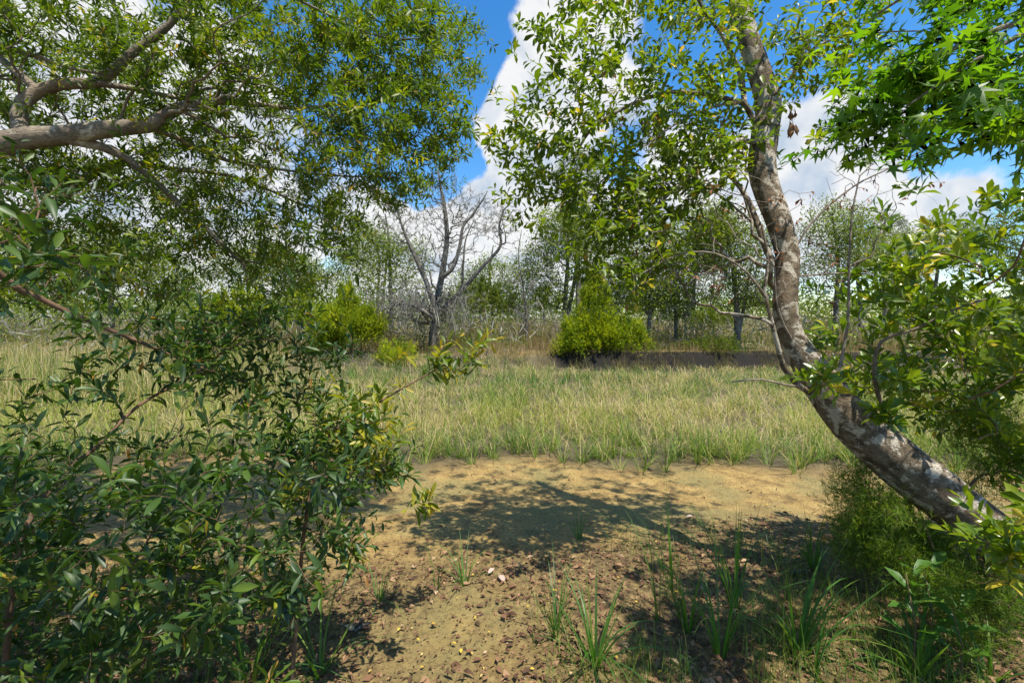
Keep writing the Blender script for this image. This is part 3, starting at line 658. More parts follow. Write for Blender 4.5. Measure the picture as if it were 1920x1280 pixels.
# ------------------------------------------------------------------ grasses
GT = {b: grass_tpl(b, 4) for b in (.15, .5, .9, 1.4)}
GT2 = {b: grass_tpl(b, 3) for b in (.1, .45, .9, 1.6)}
def blades(x, y, h, wid, rnd, lean=.25, tp=GT, z=None):
    n = len(x); a = rng.uniform(0, 6.28, n); ln = rng.normal(0, 1, n) * lean
    d = np.stack([np.cos(a) * ln, np.sin(a) * ln, np.ones(n)], -1); pos = np.stack([x, y, H(x, y) - .02 if z is None else z], -1)
    up = np.stack([np.cos(a), np.sin(a), np.zeros(n)], -1)
    return leaf_batch(list(tp.values()), pos, d, up, h, rnd, wid)
def marsh():
    m = 7400; cy_ = 5.8 + 10.6 * rng.random(m) ** 1.15; cx_ = rng.uniform(-1.25, 1.25, m) * (cy_ + 1.5)
    e = edge_y(cx_); by = bank_y(cx_) + 3.0 * sstep(-2, -6, cx_); dens = fbm(cx_ * 1.1, cy_ * 1.1)
    k = (cy_ > e + .1) & (cy_ < by - .35 - 1.3 * (cx_ > .8) * fbm(cx_ * 1.4 + 12, cy_ * 0 + 5)) & (rng.random(m) < .25 + dens * 1.2); cx_, cy_, e, by = cx_[k], cy_[k], e[k], by[k]; m = len(cx_)
    tan = sstep(.36, .60, fbm(cx_ * .5 + 8, cy_ * .7)) * sstep(.3, 1.4, cy_ - e); straw = rng.random(m) < .22 + .5 * tan
    per = 15; n = m * per; R = lambda a: np.repeat(a, per)
    yel = np.exp(-((cy_ - 7.7) / 1.0) ** 2); blue = sstep(9.5, 12, cy_)
    rad_ = np.where(straw, .16, .06); a = rng.uniform(0, 6.28, n); rr = R(rad_) * rng.random(n) ** .5
    x = R(cx_) + np.cos(a) * rr; y = R(cy_) + np.sin(a) * rr; st = R(straw) ^ (rng.random(n) < .13)
    low = 1 - .45 * sstep(R(by) - 4.0, R(by) - 1.4, y) * sstep(0, 2, x)
    hc = rng.uniform(.6, 1.15, m) * (.7 + .6 * fbm(cx_ * .7 + 70, cy_ * .7)); h = low * R(hc) * np.where(st, rng.uniform(.22, .5, n), rng.uniform(.25, .66, n))
    rnd = np.where(st, rng.uniform(.68, 1, n), np.clip(R(rng.normal(.30, .10, m) + .26 * yel - .17 * blue) + rng.normal(0, .06, n), 0, .62))
    a2 = np.where(rng.random(n) < .6, a, rng.uniform(0, 6.28, n)); ln = np.where(st, rng.uniform(.1, 1.9, n), rng.uniform(.0, .75, n))
    d = np.stack([np.cos(a2) * ln, np.sin(a2) * ln, np.ones(n)], -1); up = np.stack([np.cos(a2), np.sin(a2), rng.normal(0, .3, n)], -1)
    pos = np.stack([x, y, H(x, y) - .02 + np.where(st, rng.uniform(0, .15, n), 0)], -1)
    tp = [grass_tpl(b, 3) for b in (.2, .7, 1.3, 2.0)]
    v, t, r = leaf_batch(tp, pos, d, up, h, rnd, rng.uniform(.005, .010, n) * (.7 + y / 18))
    o = link('marsh_grass', new_mesh('marsh_grass', v, t, r, mat=M['grass']), None, 'stuff'); tag(o, 'green and straw coloured marsh grass filling the creek bed', 'grass')
marsh()
def reeds():
    n = 26000; y = rng.uniform(16.4, 30, n); x = rng.uniform(-1.2, 1.2, n) * y
    by = bank_y(x); den = fbm(x * .5 + 4, y * .5); k = (y > by + .1) & (den > .42 + .06 * (x > 10)) & ~((x > 7.6) & (y < 19.5) & (x < 11)); x = x[k]; y = y[k]; n = len(x)
    rnd = np.clip(.55 + .9 * (fbm(x * .7 + 30, y * .7) - .5) + rng.normal(0, .2, n), 0, 1)
    v, t, r = blades(x, y, rng.uniform(.5, 1.25, n) * (.7 + .6 * den[k]), rng.uniform(.012, .022, n), rnd, .16, GT2)
    o = link('tall_reeds', new_mesh('tall_reeds', v, t, r, mat=M['reed']), None, 'stuff'); tag(o, 'tall straw and rust coloured reeds on the far bank', 'reeds')
    n = 9000; y = rng.uniform(28, 75, n); x = rng.uniform(-1.3, 1.3, n) * y
    v, t, r = blades(x, y, rng.uniform(.7, 1.5, n), rng.uniform(.03, .06, n), np.clip(rng.normal(.6, .25, n), 0, 1), .16, GT2)
    o = link('distant_marsh', new_mesh('distant_marsh', v, t, r, mat=M['reed']), None, 'stuff'); tag(o, 'pale distant marsh grass beyond the far bank trees', 'grass')
    n = 16000; y = rng.uniform(0, 1, n); x = rng.uniform(-16, 22, n); y = bank_y(x) + .05 + 3.2 * y ** 1.3; k = ~((x > 8.2) & (x < 10.5) & (y > bank_y(x) + .5)); x = x[k]; y = y[k]; n = len(x)
    rnd = np.clip(.45 + 1.3 * (fbm(x * .6 + 90, y * .6) - .5) + rng.normal(0, .22, n), 0, 1)
    v, t, r = blades(x, y, rng.uniform(.15, .55, n) * (.6 + .9 * fbm(x * .9, y * .9)), rng.uniform(.010, .018, n), rnd, .45, GT2)
    o = link('bank_grass', new_mesh('bank_grass', v, t, r, mat=M['reed']), None, 'stuff'); tag(o, 'short mixed grass along the top of the far bank', 'grass')
    # dry tangle on the left shore
    n = 7000; y = rng.uniform(9, 17, n); x = -y * rng.uniform(.5, 1.25, n); rnd = np.where(rng.random(n) < .35, rng.uniform(.1, .5, n), rng.uniform(.65, 1, n))
    v, t, r = blades(x, y, rng.uniform(.5, 1.1, n), rng.uniform(.01, .018, n), rnd, .45, GT2)
    o = link('dry_grass', new_mesh('dry_grass', v, t, r, mat=M['grass']), None, 'stuff'); tag(o, 'tangled dry straw grass on the left shore', 'grass')
reeds()
def undergrowth():
    n = 48000; y = 17.4 + 15 * rng.random(n) ** 1.5; x = rng.uniform(-1.2, 1.2, n) * y; px = 960 + x / y * F
    m = fbm(x * .35 + 60, y * .35); m2 = vnoise(x * 1.3, y * 1.3)
    top = (.35 + 2.6 * sstep(.40, .68, m)) * (.6 + .7 * m2); k = (m > .40) & ~((px > 1000) & (px < 1050) & (y > 22)); x, y, top, m = x[k], y[k], top[k], m[k]; n = len(x)
    z = H(x, y) + top * rng.random(n) ** .8
    p = np.stack([x, y, z], -1); v, t, r = leaf_batch(TPL['diamond'], p, rng.normal(0, 1, (n, 3)), rng.normal(0, 1, (n, 3)), rng.uniform(.05, .13, n) * (y / 20), np.clip(.5 + 1.4 * (fbm(x * .9, y * .9) - .5) + rng.normal(0, .15, n), 0, 1))
    o = link('undergrowth', new_mesh('undergrowth', v, t, r, mat=M['far_leaf']), None, 'stuff'); tag(o, 'tangled green undergrowth between the trees on the far bank', 'undergrowth')
    n = 9000; y = rng.uniform(17.4, 32, n); x = rng.uniform(-1.2, 1.2, n) * y; k = fbm(x * .35 + 60, y * .35) > .36; x = x[k]; y = y[k]; n = len(x)
    z = H(x, y) + rng.uniform(0, 2.2, n) * fbm(x * .5, y * .5); p = np.stack([x, y, z], -1)
    tp = [(np.array([(-1, 0, 0), (1, 0, 0), (.6, .5, .06), (-.4, 1, 0)], float), np.array([(0, 1, 2), (0, 2, 3)]))]
    v, t, r = leaf_batch(tp, p, rng.normal(0, 1, (n, 3)) + np.array([0, 0, .6]), rng.normal(0, 1, (n, 3)), rng.uniform(.3, .9, n), rng.random(n), np.full(n, .009))
    o = link('bare_twigs', new_mesh('bare_twigs', v, t, r, mat=M['moss']), None, 'stuff'); tag(o, 'grey bare twigs tangled in the far bank undergrowth', 'twigs')
undergrowth()
def bank_fringe():
    # dead roots and straw hanging over the dark undercut bank
    n = 5200; x = rng.uniform(-3, 20, n); x = x[fbm(x * 1.6 + 3, x * 0 + 2) > .42]; n = len(x); by = bank_y(x); y = by - rng.uniform(-.15, .7, n); z = H(x, y) + rng.uniform(-.02, .08, n)
    v, t, r = blades(x, y, rng.uniform(.15, .5, n), rng.uniform(.006, .012, n), rng.uniform(.1, .8, n), .9, GT2, z)
    o = link('bank_roots', new_mesh('bank_roots', v, t, r, mat=M['reed']), None, 'stuff'); tag(o, 'brown roots and straw fringing the dark cut bank', 'roots')
bank_fringe()
# tufts along the front edge of the marsh, each one a thing
def edge_tufts():
    k = 0
    for x in np.arange(-6.2, 6.4, .13):
        xx = x + rng.uniform(-.07, .07); yy = float(edge_y(np.array(xx))) + rng.uniform(-.2, .4); n = int(rng.integers(14, 26))
        a = rng.uniform(0, 6.28, n); rr = rng.uniform(0, .05, n); b = np.array([xx, yy, float(H(xx, yy))])
        px = np.cos(a) * rr; py = np.sin(a) * rr; hh = rng.uniform(.3, .72, n) * rng.uniform(.7, 1.15)
        sp_ = .8 * rng.random(n) ** .7; d = np.stack([np.cos(a) * sp_, np.sin(a) * sp_, np.ones(n)], -1)
        rnd = np.where(rng.random(n) < .15, rng.uniform(.7, .95, n), np.clip(rng.normal(.3, .12, n), 0, .6))
        v, t, r = leaf_batch(list(GT.values()), np.stack([px, py, np.full(n, -.02)], -1), d, np.stack([np.cos(a), np.sin(a), 0 * a], -1), hh, rnd, rng.uniform(.006, .011, n))
        o = link('marsh_grass_tuft', new_mesh('marsh_grass_tuft', v, t, r, mat=M['grass'])); o.location = b
        tag(o, 'spiky green marsh grass tuft standing at the edge of the bare mud', 'grass tuft', 'marsh grass tufts along the mud edge')
edge_tufts()
# ------------------------------------------------------------------ near plants
def rad(px, d): return px / F * d
# the leaning tree on the right
def leaning_tree():
    tr = [(2080, 1172, 2.40, 62), (1960, 1078, 2.45, 52), (1860, 1003, 2.5, 47), (1770, 932, 2.55, 45), (1680, 862, 2.62, 44), (1600, 790, 2.7, 41), (1540, 718, 2.78, 33), (1506, 668, 2.82, 26),
          (1484, 635, 2.85, 23), (1472, 590, 2.87, 22), (1473, 530, 2.9, 21), (1477, 480, 2.95, 21), (1462, 420, 3.0, 22), (1441, 362, 3.1, 23), (1429, 310, 3.15, 24.5), (1435, 250, 3.2, 24.5), (1440, 195, 3.25, 22),
          (1421, 130, 3.3, 20), (1402, 70, 3.35, 19), (1386, 0, 3.4, 18), (1370, -90, 3.5, 14), (1350, -220, 3.6, 8)]
    seeds = [([P(a, b, c) for a, b, c, _ in tr], [rad(w, c) for _, _, c, w in tr]),
             limb([(1420, 238), (1404, 208), (1392, 192), (1376, 188), (1300, 175), (1260, 173), (1210, 185), (1160, 208), (1110, 240), (1080, 290), (1062, 340), (1050, 400)], .021, .005, 3.2, 3.0),
             limb([(1396, 198), (1391, 150), (1376, 110), (1350, 60), (1320, 20), (1285, -60)], .019, .009, 3.2, 3.1),
             limb([(1385, 190), (1340, 200), (1280, 225), (1220, 265), (1150, 320), (1095, 372)], .010, .004, 3.2, 2.9),
             limb([(1420, 270), (1392, 262), (1360, 280), (1320, 310), (1270, 350), (1220, 400), (1180, 455)], .018, .006, 3.15, 2.8),
             limb([(1448, 178), (1480, 150), (1502, 112), (1545, 80), (1640, 62), (1735, 58)], .012, .004, 3.22, 3.0),
             limb([(1530, 742), (1495, 722), (1470, 690), (1456, 640), (1441, 580), (1433, 545), (1440, 490), (1428, 420)], .020, .006, 2.75, 2.72),
             limb([(1497, 724), (1475, 722), (1425, 711), (1372, 716)], .008, .004, 2.72, 2.6),
             limb([(1470, 515), (1445, 485), (1424, 430), (1402, 375), (1374, 335), (1332, 306), (1292, 300)], .026, .010, 2.92, 3.3),
             limb([(1424, 430), (1385, 395), (1340, 360), (1290, 345)], .010, .004, 3.05, 3.4),
             limb([(1374, 335), (1383, 285), (1372, 240), (1366, 190)], .010, .004, 3.2, 3.4),
             limb([(1437, 560), (1400, 510), (1340, 475), (1270, 478), (1190, 520)], .008, .003, 2.73, 2.6),
             limb([(1476, 520), (1530, 515), (1600, 512), (1660, 520)], .007, .003, 2.9, 3.0),
             limb([(1474, 500), (1520, 420), (1600, 350), (1680, 310), (1740, 275)], .008, .003, 2.92, 2.9),
             limb([(1500, 660), (1470, 610), (1455, 560), (1452, 500)], .008, .004, 2.8, 2.75),
             limb([(1575, 690), (1590, 600), (1592, 500), (1598, 400), (1612, 330)], .010, .004, 2.75, 2.8)]
    leafy = np.vstack([fill([(1040, -20), (1200, -60), (1420, -60), (1380, 170), (1300, 240), (1100, 230), (1030, 200), (1030, 100)], 2.6, 3.7, 380),
                       fill([(945, 240), (1090, 200), (1110, 330), (1065, 395), (1000, 375), (940, 330)], 2.7, 3.3, 150),
                       fill([(1060, 330), (1300, 255), (1340, 320), (1260, 420), (1120, 400)], 2.7, 3.4, 260),
                       fill([(1085, 410), (1280, 400), (1250, 500), (1165, 560), (1120, 540)], 2.6, 3.2, 150),
                       fill([(1240, 200), (1390, 200), (1400, 300), (1300, 330)], 2.9, 3.5, 90),
                       fill([(1460, -40), (1620, -20), (1640, 100), (1600, 180), (1530, 220), (1460, 120)], 2.9, 3.5, 120),
                       fill([(1560, 120), (1660, 150), (1650, 210), (1550, 230)], 2.8, 3.2, 20),
                       fill([(1010, -420), (1800, -420), (1700, -20), (1100, -20)], 2.8, 4.2, 130, spread=.25)])
    bare = np.vstack([fill([(965, 10), (1050, 10), (1050, 170), (985, 200)], 2.8, 3.3, 46, 6, .08), fill([(1130, 150), (1380, 200), (1360, 320), (1200, 330)], 2.8, 3.4, 170, 3, .1),
                      fill([(1180, 330), (1460, 340), (1440, 540), (1130, 530)], 2.6, 3.4, 300, 3, .1), fill([(1500, 320), (1760, 270), (1720, 420), (1620, 560), (1500, 540)], 2.7, 3.2, 110, 2, .08),
                      fill([(1440, 360), (1500, 360), (1500, 600), (1440, 600)], 2.7, 3.0, 26, 2, .06)])
    T = np.vstack([leafy, bare]); base = seeds[0][0][0].copy()
    root = thing('leaning_tree', base, 'mottled grey tree trunk leaning in from the right with a bay-leaved crown', 'tree')
    pl = grow(seeds, T, step=.075, tip=.0019, jit=.2)
    wood(root, base, pl, M['lean_bark'], M['bare_twig'], thick=.0075, wob=.10, limit=60)
    L = shoot_leaves(pl, range(len(leafy)), 10, .13, .078, spread=.72, upb=.05, gather=.8, droop=.12, rmean=.48, rsd=.14)
    foliage(root, base, L, 'bay', M['bay_leaf'])
    dry = [len(leafy) + i for i in range(46, len(bare)) if rng.random() < .22]
    Ld = shoot_leaves(pl, dry, 3, .07, .05, spread=.5, droop=.7, rmean=.45, rsd=.25)
    foliage(root, base, Ld, 'curl', M['dry_leaf'], nmax=120, minpx=8, name='withered_foliage')
    # withered grey cluster hanging on one twig
    tip = P(1487, 232, 3.1); tw, tt = tube(np.array([P(1478, 190, 3.15), P(1484, 212, 3.12), tip, P(1492, 250, 3.1)]) - base, np.array([.002, .002, .002, .0015]), 4)
    link('twig', new_mesh('twig', tw, tt, mat=M['twig']), root)
    for i in range(13):
        a = i * 2.4; p0 = (tip if i < 8 else P(1484, 200, 3.12)); d = np.array([math.cos(a) * .35, math.sin(a) * .35, -1.0])
        v, t, r = leaf_batch(TPL['curl'], (p0 - base)[None] + rng.normal(0, .01, (1, 3)), d[None], rng.normal(0, 1, (1, 3)), np.array([.09]), np.array([.6]))
        link('withered_leaf', new_mesh('withered_leaf', v, t, r, mat=M['litter']), root)
leaning_tree()

# the tree whose boughs hang over the left side
def overhanging_tree():
    seeds = [([np.array([-4.1, 2.1, float(H(-4.1, 2.1)) - .06]), np.array([-4.0, 2.15, .9]), np.array([-3.6, 2.35, 1.9]), P(-60, 285, 2.58), P(0, 272, 2.62), P(60, 258, 2.66), P(120, 254, 2.7), P(215, 241, 2.76), P(275, 237, 2.8), P(330, 206, 2.9), P(400, 190, 3.1), P(480, 196, 3.4), P(560, 202, 3.7), P(690, 192, 4.0)],
              [.15, .13, .11, .08, .07, .062, .056, .05, .042, .034, .026, .02, .013, .007]),
             limb([(48, 262), (38, 240), (36, 215), (45, 190), (72, 170), (115, 158), (178, 156), (200, 145), (225, 122), (250, 98), (290, 70), (340, 20), (385, -70), (420, -200)], .046, .016, 2.65, 3.0),
             limb([(190, 158), (260, 168), (330, 183), (370, 172), (410, 164), (480, 175), (600, 160), (760, 140)], .018, .005, 2.72, 3.9),
             limb([(130, 262), (190, 275), (240, 298), (290, 340), (350, 395), (400, 440), (460, 500)], .030, .010, 2.7, 3.3),
             limb([(280, 240), (330, 258), (400, 293), (460, 308), (540, 320), (640, 330), (790, 335)], .019, .005, 2.8, 4.1),
             ([np.array([-3.7, 2.3, 1.7]), P(-20, 440, 3.2), P(95, 385, 3.5), P(185, 318, 3.6), P(240, 305, 3.65), P(330, 318, 3.8), P(450, 335, 4.0), P(600, 400, 4.4)], [.06, .05, .04, .034, .028, .02, .014, .006]),
             limb([(-60, 60), (0, 85), (75, 108), (130, 128), (200, 140)], .020, .007, 2.9, 2.8),
             limb([(385, -70), (480, -40), (600, 20), (720, 70), (840, 70)], .014, .004, 2.9, 3.9),
             limb([(400, 440), (430, 480), (520, 500), (610, 520)], .010, .004, 3.2, 3.7),
             ([P(420, -200, 3.0), np.array([-1.9, 2.2, 4.6]), np.array([-1.6, 1.2, 4.7]), np.array([-1.6, .2, 4.5])], [.016, .013, .01, .006])]
    T = np.vstack([fill([(-100, -80), (600, -80), (790, -40), (830, 40), (905, 55), (885, 140), (870, 250), (850, 310), (770, 370), (720, 340), (640, 470), (560, 520), (380, 470), (300, 380), (-100, 330)], 2.6, 4.6, 2200, 6, .10),
                   fill([(480, 0), (780, -20), (900, 60), (880, 140), (865, 320), (760, 380), (660, 330), (520, 200)], 3.2, 4.5, 1150, 6, .085),
                   fill([(300, 300), (640, 330), (680, 430), (620, 540), (500, 560), (380, 540)], 3.0, 4.6, 640, 5, .15),
                   fill([(-60, 380), (300, 390), (420, 540), (200, 560), (-60, 560)], 2.6, 4.2, 520, 5, .13),
                   fill([(-60, -60), (480, -60), (520, 240), (200, 380), (-60, 350)], 2.7, 4.2, 900, 6, .10),
                   fill([(700, 340), (770, 360), (760, 400), (720, 420)], 3.8, 4.2, 20, 4, .1),
                   fill([(-700, -600), (500, -600), (750, -90), (-100, -90), (-300, 200), (-700, 100)], 2.4, 4.6, 330, 5, .25)])
    over = np.stack([rng.uniform(-4.6, .4, 900), rng.uniform(-1.8, 2.4, 900), rng.uniform(3.3, 5.0, 900)], -1); over = over[((over[:, 0] < -.7) | (over[:, 1] < 1.7)) & ~((over[:, 0] > -.12) & (over[:, 1] > .85) & (over[:, 1] < 1.75))]  # unseen crown overhead, added to shade the left shrub; gap keeps sprigs sunlit
    bare = fill([(0, 60), (560, 60), (700, 300), (640, 440), (400, 520), (200, 420), (0, 330)], 2.7, 4.2, 800, 4, .12)
    A = np.vstack([T, over, bare]); base = seeds[0][0][0].copy()
    root = thing('overhanging_tree', base, 'wax myrtle tree with curved pale boughs hanging over the left half', 'tree')
    pl = grow(seeds, A, step=.09, tip=.0014, jit=.16, alpha=.25)
    wood(root, base, pl, M['myrtle_bark'], M['twig'], thick=.008, wob=.08, limit=70)
    nT = len(T)
    L = shoot_leaves(pl, range(nT), 14, .16, .072, spread=.7, upb=.1, gather=.75, rmean=.45, rsd=.16)
    L2 = shoot_leaves(pl, range(nT, nT + len(over)), 12, .25, .14, spread=.7, rmean=.4)
    foliage(root, base, [np.concatenate([a, b]) for a, b in zip(L, L2)], 'myrtle', M['myrtle_leaf'])
overhanging_tree()

# shrubs of the left foreground
def shrub(name, label, seeds, T, bare, key, mat, leaves, length, size, stem='stem', rmean=.45, rsd=.2, droop=.0, cat='shrub', spread=.7, gather=.6, nmax=300, thick=.0035, upb=.12, group=None, cone=.35):
    base = np.array(seeds[0][0][0]); root = thing(name, base, label, cat, group)
    A = np.vstack([T, bare]) if bare is not None and len(bare) else T
    pl = grow(seeds, A, step=.06, tip=.0012, jit=.12, alpha=.25)
    wood(root, base, pl, M[stem], M['stem'], thick=thick, sides_big=7, wob=.05, limit=40, trunk_name='stem')
    L = shoot_leaves(pl, range(len(T)), leaves, length, size, spread=spread, rmean=rmean, rsd=rsd, droop=droop, gather=gather, upb=upb, cone=cone)
    foliage(root, base, L, key, M[mat], nmax)
    return root, base, pl
def gp(px, py, d):  # a point of the plant
    return P(px, py, d)
b0 = np.array([-1.75, 1.55, float(H(-1.75, 1.55)) - .04])
sA = [([b0, P(30, 1050, 1.6), P(110, 900, 1.75), P(190, 830, 1.9), P(260, 760, 2.05), P(380, 690, 2.3), P(480, 600, 2.6)], [.011, .010, .009, .008, .007, .006, .004]),
      ([b0, P(20, 1000, 1.6), P(42, 850, 1.7), P(62, 740, 1.8), P(85, 620, 1.9), P(110, 520, 2.0)], [.009, .008, .007, .006, .005, .004]),
      ([b0, P(90, 1080, 1.5), P(230, 990, 1.75), P(330, 890, 1.9), P(430, 840, 2.1), P(560, 780, 2.3), P(640, 700, 2.4)], [.010, .009, .008, .007, .006, .005, .004]),
      ([b0, P(150, 1010, 1.6), P(300, 975, 1.75), P(400, 940, 1.85), P(480, 900, 1.95), P(570, 865, 2.05), P(640, 850, 2.1)], [.010, .008, .007, .006, .005, .005, .003]),
      ([b0, P(0, 1060, 1.35), P(60, 1042, 1.35), P(130, 1042, 1.4), P(230, 1062, 1.45), P(330, 1100, 1.5), P(450, 1110, 1.55)], [.010, .009, .008, .007, .006, .005, .004]),
      ([b0, P(140, 1150, 1.35), P(300, 1180, 1.4), P(420, 1190, 1.45)], [.009, .007, .005, .003]),
      ([b0, P(200, 1040, 1.6), P(330, 1020, 1.7), P(470, 1010, 1.8), P(560, 990, 1.9)], [.008, .007, .005, .004, .003])]
TA = np.vstack([fill([(-150, 850), (300, 860), (560, 840), (660, 880), (620, 1000), (600, 1060), (540, 1200), (480, 1300), (-150, 1320)], 1.2, 2.3, 680, 4, .10),
                fill([(-150, 600), (300, 600), (560, 620), (560, 760), (300, 860), (-150, 860)], 1.5, 2.7, 90, 4, .10),
                fill([(300, 560), (560, 570), (640, 620), (640, 690), (560, 740), (380, 720)], 1.9, 2.7, 120, 4, .10),
                fill([(420, 740), (640, 760), (740, 820), (730, 880), (640, 930), (480, 860)], 1.7, 2.4, 90, 4, .09),
                fill([(600, 980), (690, 960), (680, 1050), (610, 1060)], 1.7, 2.0, 10, 2, .05),
                fill([(500, 1060), (560, 1070), (570, 1180), (500, 1180)], 1.45, 1.7, 14, 3, .05)])
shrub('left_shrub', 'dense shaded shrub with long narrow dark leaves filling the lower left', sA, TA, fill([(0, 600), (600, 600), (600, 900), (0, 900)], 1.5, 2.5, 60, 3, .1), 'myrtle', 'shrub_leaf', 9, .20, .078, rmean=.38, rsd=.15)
bpy.data.objects['left_shrub'].name = 'narrow_leaved_shrub'
# bough reaching in across the left middle, close to the lens
b1 = np.array([-2.0, 1.05, float(H(-2.0, 1.05)) - .04])
sB = [([b1, np.array([-1.75, 1.15, .7]), P(-120, 500, 1.5), P(40, 545, 1.75), P(110, 577, 1.85), P(190, 612, 1.95), P(290, 652, 2.05), P(380, 690, 2.15), P(470, 720, 2.3)], [.02, .017, .014, .012, .0105, .009, .008, .006, .004]),
      limb([(290, 652), (330, 610), (400, 560), (440, 500), (500, 450)], .006, .003, 2.05, 2.4), limb([(40, 545), (150, 540), (260, 470), (330, 460)], .006, .003, 1.75, 2.2),
      ([np.array([-1.75, 1.15, .7]), np.array([-1.15, .95, 1.5]), P(60, 470, .95), P(120, 400, .95)], [.008, .006, .004, .003])]
TB = np.vstack([fill([(-120, 300), (200, 340), (330, 470), (560, 560), (300, 600), (-120, 600)], 1.6, 2.6, 90, 4, .1), fill([(200, 560), (520, 600), (560, 720), (300, 700)], 1.8, 2.6, 80, 4, .1),
                fill([(-40, 320), (150, 350), (170, 420), (110, 520), (-40, 560)], .85, 1.1, 12, 3, .05)])
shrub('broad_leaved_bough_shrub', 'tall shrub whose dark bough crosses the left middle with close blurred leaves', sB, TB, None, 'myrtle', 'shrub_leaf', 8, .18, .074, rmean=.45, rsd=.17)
# slender shrub with the long bare shoot reaching to the middle
b2 = np.array([-.95, 1.95, float(H(-.95, 1.95)) - .04])
sC = [([b2, P(570, 1000, 1.95), P(600, 850, 2.0), P(645, 790, 2.05), P(700, 760, 2.1), P(760, 725, 2.15), P(810, 697, 2.2), P(835, 682, 2.22)], [.009, .008, .006, .0055, .005, .0045, .004, .003]),
      limb([(600, 850), (640, 830), (690, 810), (715, 790)], .004, .002, 2.0, 2.05), limb([(590, 900), (660, 880), (710, 872), (740, 868)], .004, .002, 1.98, 2.1),
      limb([(570, 1000), (640, 985), (720, 965), (775, 950), (795, 945)], .004, .0018, 1.95, 2.0), limb([(760, 725), (745, 700), (740, 680), (765, 665)], .003, .0015, 2.15, 2.2), limb([(575, 990), (620, 1010), (660, 1030)], .004, .002, 1.9, 1.9)]
def around(px, py, d, n, s=.04): return P(px, py, d) + rng.normal(0, s, (n, 3))
TC = np.vstack([around(835, 665, 2.2, 4), around(868, 655, 2.22, 5, .05), around(905, 645, 2.25, 4, .04), around(850, 690, 2.2, 4, .05), around(760, 672, 2.2, 2, .03), around(715, 735, 2.1, 3, .04), around(690, 790, 2.02, 9, .06), around(718, 805, 2.0, 8, .045),
                around(700, 860, 2.05, 5, .05), around(735, 880, 2.08, 4, .04), around(800, 935, 2.0, 3, .02), around(795, 955, 2.0, 2, .02), around(660, 1030, 1.9, 4, .04), around(640, 880, 2.0, 12, .1), around(600, 820, 2.0, 10, .1), around(650, 760, 2.05, 6, .08)])
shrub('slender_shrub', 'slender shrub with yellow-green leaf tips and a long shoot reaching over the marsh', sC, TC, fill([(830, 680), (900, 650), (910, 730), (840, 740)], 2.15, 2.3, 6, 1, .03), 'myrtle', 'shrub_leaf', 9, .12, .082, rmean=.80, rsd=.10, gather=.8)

# glossy shrub on the right
b3 = np.array([2.75, 3.0, float(H(2.75, 3.0)) - .04])
sD = [([b3, P(1690, 900, 2.65), P(1652, 760, 2.6), P(1640, 700, 2.58), P(1652, 641, 2.55), P(1720, 615, 2.5), P(1785, 582, 2.45), P(1850, 560, 2.4)], [.017, .015, .012, .011, .009, .007, .006, .004]),
      limb([(1652, 641), (1665, 600), (1690, 560), (1702, 545)], .006, .003, 2.55, 2.5), limb([(1652, 641), (1630, 600), (1622, 575)], .005, .003, 2.55, 2.6),
      ([b3, P(1830, 850, 2.6), P(1808, 720, 2.55), P(1798, 668, 2.5), P(1750, 610, 2.45), P(1730, 560, 2.4)], [.014, .012, .010, .009, .006, .004]),
      limb([(1798, 668), (1830, 600), (1842, 540), (1838, 500), (1855, 440), (1862, 400)], .009, .003, 2.5, 2.2), limb([(1842, 500), (1790, 480), (1740, 470)], .005, .003, 2.3, 2.3),
      limb([(1842, 540), (1900, 500), (1930, 420), (1960, 350)], .006, .003, 2.4, 2.1),
      ([b3, P(1900, 950, 2.3), P(1880, 860, 2.2), P(1900, 760, 2.1), P(1930, 640, 2.0)], [.012, .010, .008, .006, .004]),
      ([b3, P(1760, 900, 2.5), P(1700, 830, 2.45), P(1650, 770, 2.42), P(1600, 730, 2.45)], [.01, .008, .006, .005, .003])]
TD = np.vstack([fill([(1620, 480), (1720, 420), (1800, 350), (1930, 310), (2150, 300), (2150, 700), (1920, 700), (1700, 640), (1620, 560)], 2.35, 3.3, 420, 4, .1),
                fill([(1530, 620), (1600, 560), (1900, 650), (1920, 840), (1840, 840), (1720, 770), (1590, 690)], 2.75, 3.3, 170, 4, .1),
                fill([(1500, 690), (1560, 690), (1560, 730), (1520, 730)], 2.4, 2.55, 8, 2, .04), fill([(1600, 710), (1720, 700), (1720, 800), (1640, 800)], 2.15, 2.45, 12, 3, .04),
                fill([(1820, 800), (1930, 780), (2100, 800), (2100, 950), (1920, 930), (1850, 880)], 2.6, 3.1, 60, 4, .08), fill([(1830, 960), (1930, 960), (1940, 1080), (1840, 1060)], 1.7, 2.1, 22, 3, .06)])
shrub('glossy_shrub', 'glossy green shrub with whorled oval leaves standing behind the leaning trunk', sD, TD, fill([(1620, 520), (1900, 520), (1900, 800), (1600, 760)], 2.1, 2.8, 50, 2, .1), 'bay', 'glossy_leaf', 11, .12, .098, stem='twig', rmean=.52, rsd=.15, gather=.9, upb=.3)

